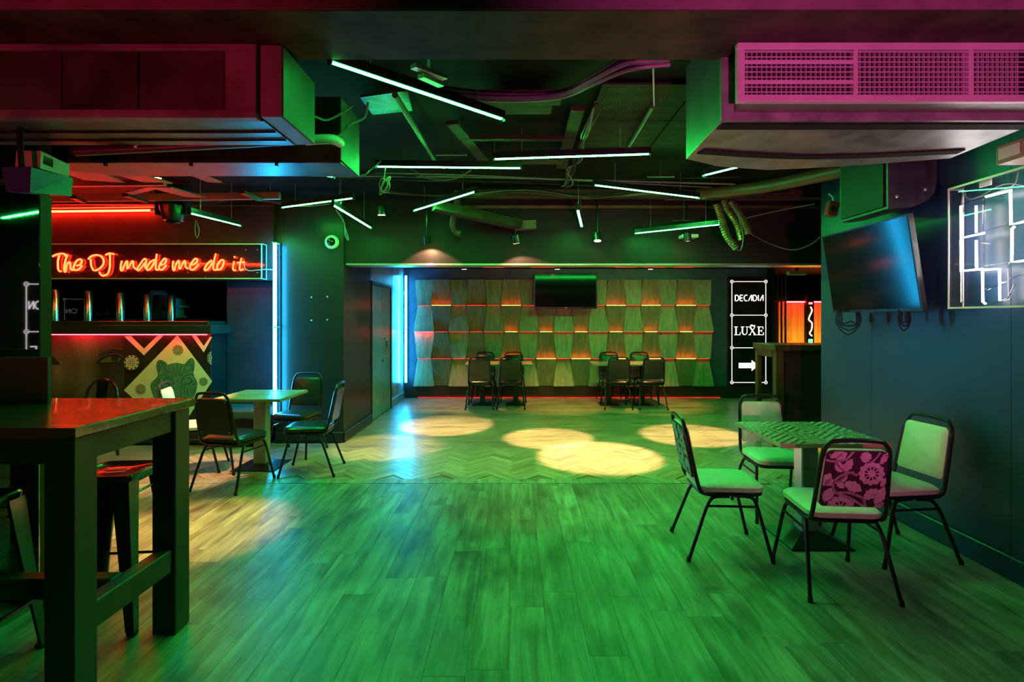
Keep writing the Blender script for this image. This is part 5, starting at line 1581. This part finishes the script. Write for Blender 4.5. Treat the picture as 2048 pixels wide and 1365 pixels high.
# foil hoses
for i, (pts, lab) in enumerate((([(1442, 402), (1452, 430), (1462, 465), (1482, 492)], 'leftmost'), ([(1452, 405), (1468, 430), (1482, 455), (1487, 472)], 'rightmost'), ([(1448, 400), (1456, 420), (1474, 448), (1484, 480)], 'middle'))):
    hs = []
    path = smooth_path([P(a_ + (-9, 10, 0)[i], c_ + (6, -4, 0)[i], 5.75 + 0.11 * i) for a_, c_ in pts], 14)
    tag(MB().tube(path, [0.036 + 0.006 * (k % 2) for k in range(len(path))], 12).build('foil_hose', FOIL, smooth=False), 'ribbed golden foil hose hanging before the bulkhead, %s of three' % lab, 'hose', 'hanging foil hoses')
pipe('ceiling_cable', 'thin cable hanging beside the foil hoses', 'cable', [P(1462, 402, 5.8), P(1475, 430, 5.8), P(1486, 470, 5.8), P(1482, 500, 5.8), P(1470, 498, 5.8)], 0.006, CABLEG, 6, 6)
# cable loops at the green bars
co = MB()
for k in range(4):
    c_ = P(768 + k * 0.8, 372, 4.35)
    rr = 0.045 + 0.008 * (k % 3)
    co.tube([c_ + Vector((rr * 0.75 * math.sin(t_ / 18 * 2 * math.pi + k), 0.012 * k - 0.02, rr * 1.25 * math.cos(t_ / 18 * 2 * math.pi))) for t_ in range(18)], 0.004, 6, closed=True)
co.tube([P(768, 360, 4.35), P(770, 342, 4.34), P(772, 334, 4.33)], 0.004, 6)
tag(co.build('cable_coil', CABLEG, smooth=True), 'coiled cable hanging under the level green bar', 'cable')
pipe('ceiling_cable', 'drooping cable loop under the level green bar', 'cable', [P(822, 338, 4.28), P(855, 356, 4.28), P(885, 361, 4.28), P(915, 356, 4.28), P(943, 340, 4.28)], 0.005, CABLEG, 6, 6)
pipe('ceiling_cable', 'thin cable running from the rear duct to the level green bar', 'cable', [P(620, 352, 3.9), P(718, 352, 4.0), P(740, 340, 4.1), P(762, 322, 4.2)], 0.006, CABLEG, 6, 6)
pipe('ceiling_cable', 'green lit cable beside the duct end', 'cable', [P(626, 232, 2.75), P(655, 240, 2.9), P(690, 222, 3.0), P(705, 212, 3.1)], 0.006, CABLEG, 6, 6)
pipe('ceiling_cable', 'green lit cable curling onto the white elbow', 'cable', [P(672, 276, 2.95), P(690, 262, 3.0), P(700, 248, 3.0), P(728, 235, 3.1), P(736, 205, 3.1)], 0.008, CABLEG, 6, 6)
for k in range(4):
    y0 = 5.2 + 0.1 * k
    pts = [Vector((-4.6 + RND.uniform(-.2, .2), 4.6 + RND.uniform(-.2, .2), 2.95)), Vector((-3.2, 4.7 + RND.uniform(-.2, .2), 2.88 + RND.uniform(-.05, .05))), Vector((-1.8, 4.9 + RND.uniform(-.2, .2), 2.9 + RND.uniform(-.05, .05))), Vector((-0.4, 5.2 + RND.uniform(-.2, .2), 2.93)), Vector((2.2, 5.4 + RND.uniform(-.3, .3), 2.94 + RND.uniform(-.05, .05)))]
    tag(MB().tube(smooth_path(pts, 6), RND.uniform(0.006, 0.014), 6).build('ceiling_cable', CABLE if k % 2 else CABLEG, smooth=True), 'long loose cable strung across the ceiling above the green bars', 'cable', 'loose ceiling cables')
for lab, a_, c_, zz_, n_ in (('loose bundle of thin cables sagging above the copper pipe', (-1.4, 5.75), (3.0, 5.7), 2.93, 6), ('loose bundle of thin cables running away over the level green bars', (0.53, 3.45), (0.53, 5.6), 2.95, 6),
                             ('loose bundle of thin cables above the neon sentence', (-5.2, 5.85), (-2.0, 6.15), 2.93, 6)):
    cb2 = thing('cable_bundle', lab, 'cables', ((a_[0] + c_[0]) / 2, (a_[1] + c_[1]) / 2, zz_ - 0.05))
    for k in range(n_):
        pts = []
        for t_ in range(7):
            f_ = t_ / 6
            pts.append((a_[0] + (c_[0] - a_[0]) * f_ + RND.uniform(-.05, .05), a_[1] + (c_[1] - a_[1]) * f_ + RND.uniform(-.05, .05), zz_ - (0.06 * math.sin(f_ * 3 * math.pi) ** 2) + RND.uniform(-.02, .03)))
        MB().tube(smooth_path(pts, 4), RND.uniform(0.004, 0.009), 5).build('cable', (CABLE, CABLEG, PIPEBR)[k % 3], cb2, world=True, smooth=True)
pipe('ceiling_cable', 'cable dangling beside the round camera', 'cable', [P(672, 420, 6.0), P(688, 445, 6.2), P(690, 470, 6.3), P(697, 480, 6.35), P(690, 455, 6.3)], 0.008, CABLEG, 6, 5)
pipe('ceiling_cable', 'thin wire loop hanging by the stage lamp above the sign', 'cable', [P(391, 440, 5.9), P(390, 462, 5.9), P(394, 476, 5.9), P(398, 462, 5.9), P(393, 442, 5.9)], 0.005, CABLEG, 6, 5)
# metal grid over the booth
gr = thing('ceiling_grid', 'red lit steel ceiling grid over the booth', 'ceiling grid', (-4.4, 5.2, 2.78))
for a_, c_, w_, h_ in ((P(100, 398, 5.6), P(560, 392, 5.6), 0.05, 0.07), (P(200, 332, 3.85), P(318, 366, 4.6), 0.22, 0.012), (P(318, 374, 4.7), P(392, 394, 5.4), 0.2, 0.012),
                       (P(130, 368, 4.6), P(330, 366, 4.6), 0.05, 0.05), (P(255, 388, 5.2), P(310, 374, 4.8), 0.08, 0.012), (P(150, 340, 4.0), P(210, 362, 4.5), 0.3, 0.012),
                       (P(395, 350, 4.4), P(430, 364, 4.7), 0.12, 0.012)):
    MB().beam(a_, c_, w_, h_).build('channel', mat('red light tinted steel channel', (0.30, 0.10, 0.10), 0.4, 0.2, var=0.2), gr, world=True)  # red neon light on the grid is painted into the steel colour
for px in (120, 300, 540):
    q = P(px, 394, 5.6)
    MB().tube([q, (q.x, q.y, 3.05)], 0.006, 6).build('rod', CONDUIT, gr, world=True)
for i, (a_, c_, lab) in enumerate(((P(250, 390, 5.0), P(292, 403, 5.3), 'above the red neon bar'), (P(145, 394, 5.0), P(168, 404, 5.2), 'beside the violet tray'), (P(484, 384, 5.2), P(520, 400, 5.5), 'left of the pillar'))):
    tag(MB().beam(a_, c_, 0.05, 0.03).build('wall_clip_bar', TUBEBLK), 'short dark bracket bar hanging %s' % lab, 'bracket')
pipe('conduit', 'thin conduit running level over the neon sentence', 'pipe', [P(385, 411, 6.489), P(549, 411, 6.489)], 0.010, CONDUIT)

# ------------------------------------------------------------------ lamps
WARM = (1.0, 0.66, 0.30)
def spotlamp(label, loc, target, W_, ang, group='warm spot lamps', blend=0.35, col=WARM, stem_to=3.046, spill=0.0):
    loc, target = Vector(loc), Vector(target)
    t = thing('spot_lamp', label, 'spot lamp', loc, 0, group)
    d = (target - loc).normalized()
    a, b = loc - d * 0.10, loc
    MB().tube([a - d * 0.015, a, b], [0.02, 0.045, 0.05], 12).build('can', TVFRAME, t, world=True, smooth=True)
    MB().tube([b - d * 0.006, b + d * 0.001], 0.042, 12).build('lens', E_LAMP, t, world=True)
    MB().tube([a, (a.x, a.y, max(stem_to, a.z + 0.03))], 0.008, 6).build('stem', TVFRAME, t, world=True)
    spot('spot_light', loc + d * 0.02, target, W_, col, ang, blend, 0.03, t)
    if spill:
        spot('spill_light', loc + d * 0.03, target, spill, col, 118, 0.15, 0.02, t)
    return t
spotlamp('warm spot lamp on the bulkhead over the doors, leftmost of four', P(855, 487, 6.40), (-1.0, 7.57, 0), W_SPOT * 1.1, 30, spill=42.0)
spotlamp('bright bare spot lamp below the slanting boxed run', P(1033, 487, 6.33), (0.41, 6.78, 0), W_SPOT * 1.1, 28, stem_to=2.60, spill=42.0)
spotlamp('spot lamp on the bulkhead under the short steep green bar', P(1195, 482, 6.40), (0.95, 5.92, 0), W_SPOT * 1.6, 33)
spotlamp('spot lamp on the bulkhead under the low green bar', P(1375, 482, 6.40), (2.33, 6.95, 0), W_SPOT * 1.1, 32)
spotlamp('spot lamp hidden over the bistro corner left of the pillar', (-1.55, 6.1, 2.75), (-1.55, 6.35, 0), W_SPOT * 0.45, 32, blend=0.6)
spotlamp('spot lamp over the tall table aisle', (-2.35, 3.75, 2.9), (-2.35, 3.85, 0), W_SPOT * 1.0, 30, blend=0.6, col=(1, 0.55, 0.18))
spotlamp('spot lamp over the chairs beside the booth', (-3.45, 5.05, 2.9), (-3.4, 5.25, 0), W_SPOT * 0.8, 32, blend=0.4, col=(1, 0.5, 0.22))
for i, xx in enumerate((-0.9, 0.75, 2.4)):
    spotlamp('small alcove ceiling lamp over the far tables, %s of three' % ('leftmost', 'middle', 'rightmost')[i], (xx, 9.3, 2.42), (xx, 9.45, 0), W_SPOT * 0.22, 56, 'alcove lamps', 0.6, (1, 0.5, 0.16), 2.52)
# stage lamp over the booth
ml = thing('moving_head', 'black stage lamp hanging beside the red neon bar', 'stage light', P(347, 448, 5.75))
q = P(347, 424, 5.75)
MB().lathe([(0.02, -0.12), (0.10, -0.10), (0.13, 0.0), (0.14, 0.06), (0.09, 0.13)], (q.x, q.y, q.z), 16).build('head', TVFRAME, ml, world=True, smooth=True)
MB().box(q.x - 0.17, q.x - 0.15, q.y - 0.05, q.y + 0.05, q.z - 0.04, q.z + 0.2).box(q.x + 0.15, q.x + 0.17, q.y - 0.05, q.y + 0.05, q.z - 0.04, q.z + 0.2).build('yoke', TVFRAME, ml, world=True)
MB().rbox(q.x - 0.17, q.x + 0.17, q.y - 0.09, q.y + 0.09, q.z + 0.2, q.z + 0.28, 0.01).build('base', TVFRAME, ml, world=True)
MB().lathe([(0.075, 0), (0.07, -0.012), (0.02, -0.014)], (q.x, q.y, q.z - 0.118), 14).build('lens', TVBLACK, ml, world=True, smooth=True)
# dome camera on the pillar
q = P(665, 485, PY)
dc = thing('dome_camera', 'round white dome camera high on the pillar', 'camera', (q.x, PY, q.z))
MB().lathe([(0.085, -0.001), (0.09, -0.02), (0.08, -0.045), (0.055, -0.05)], (0, 0, 0), 24, axis=1).build('housing', WHITEP, dc, smooth=True)
MB().lathe([(0.054, -0.045), (0.050, -0.062), (0.03, -0.078), (0.004, -0.084)], (0, 0, 0), 20, axis=1).build('dome', TVBLACK, dc, smooth=True)
for a_ in range(3):
    MB().lathe([(0.008, -0.082), (0.006, -0.088)], (0.02 * math.cos(a_ * 2.1), 0, 0.02 * math.sin(a_ * 2.1)), 8, axis=1).build('lens', STEEL, dc)
# projector brackets on the bulkhead
for px, py, lab in ((1378, 473, 'over the far right lamp'),):
    q = P(px, py, 6.5)
    tag(MB().rbox(q.x - 0.1, q.x + 0.1, 6.45, 6.599, q.z - 0.02, q.z + 0.02, 0.003).build('wall_bracket', WHITEP), 'pale bracket plate on the bulkhead %s' % lab, 'bracket')
# slot vent in the alcove ceiling
sv = thing('slot_vent', 'long slotted vent in the alcove ceiling by the cyan tube', 'vent', (-1.35, 9.4, 2.49))
MB().rbox(-1.75, -0.95, 9.35, 9.47, 2.50, 2.519, 0.002).build('frame', STEEL, sv, world=True)
for k in range(22):
    MB().box(-1.73 + k * 0.035, -1.715 + k * 0.035, 9.352, 9.468, 2.492, 2.499).build('blade', STEEL, sv, world=True)
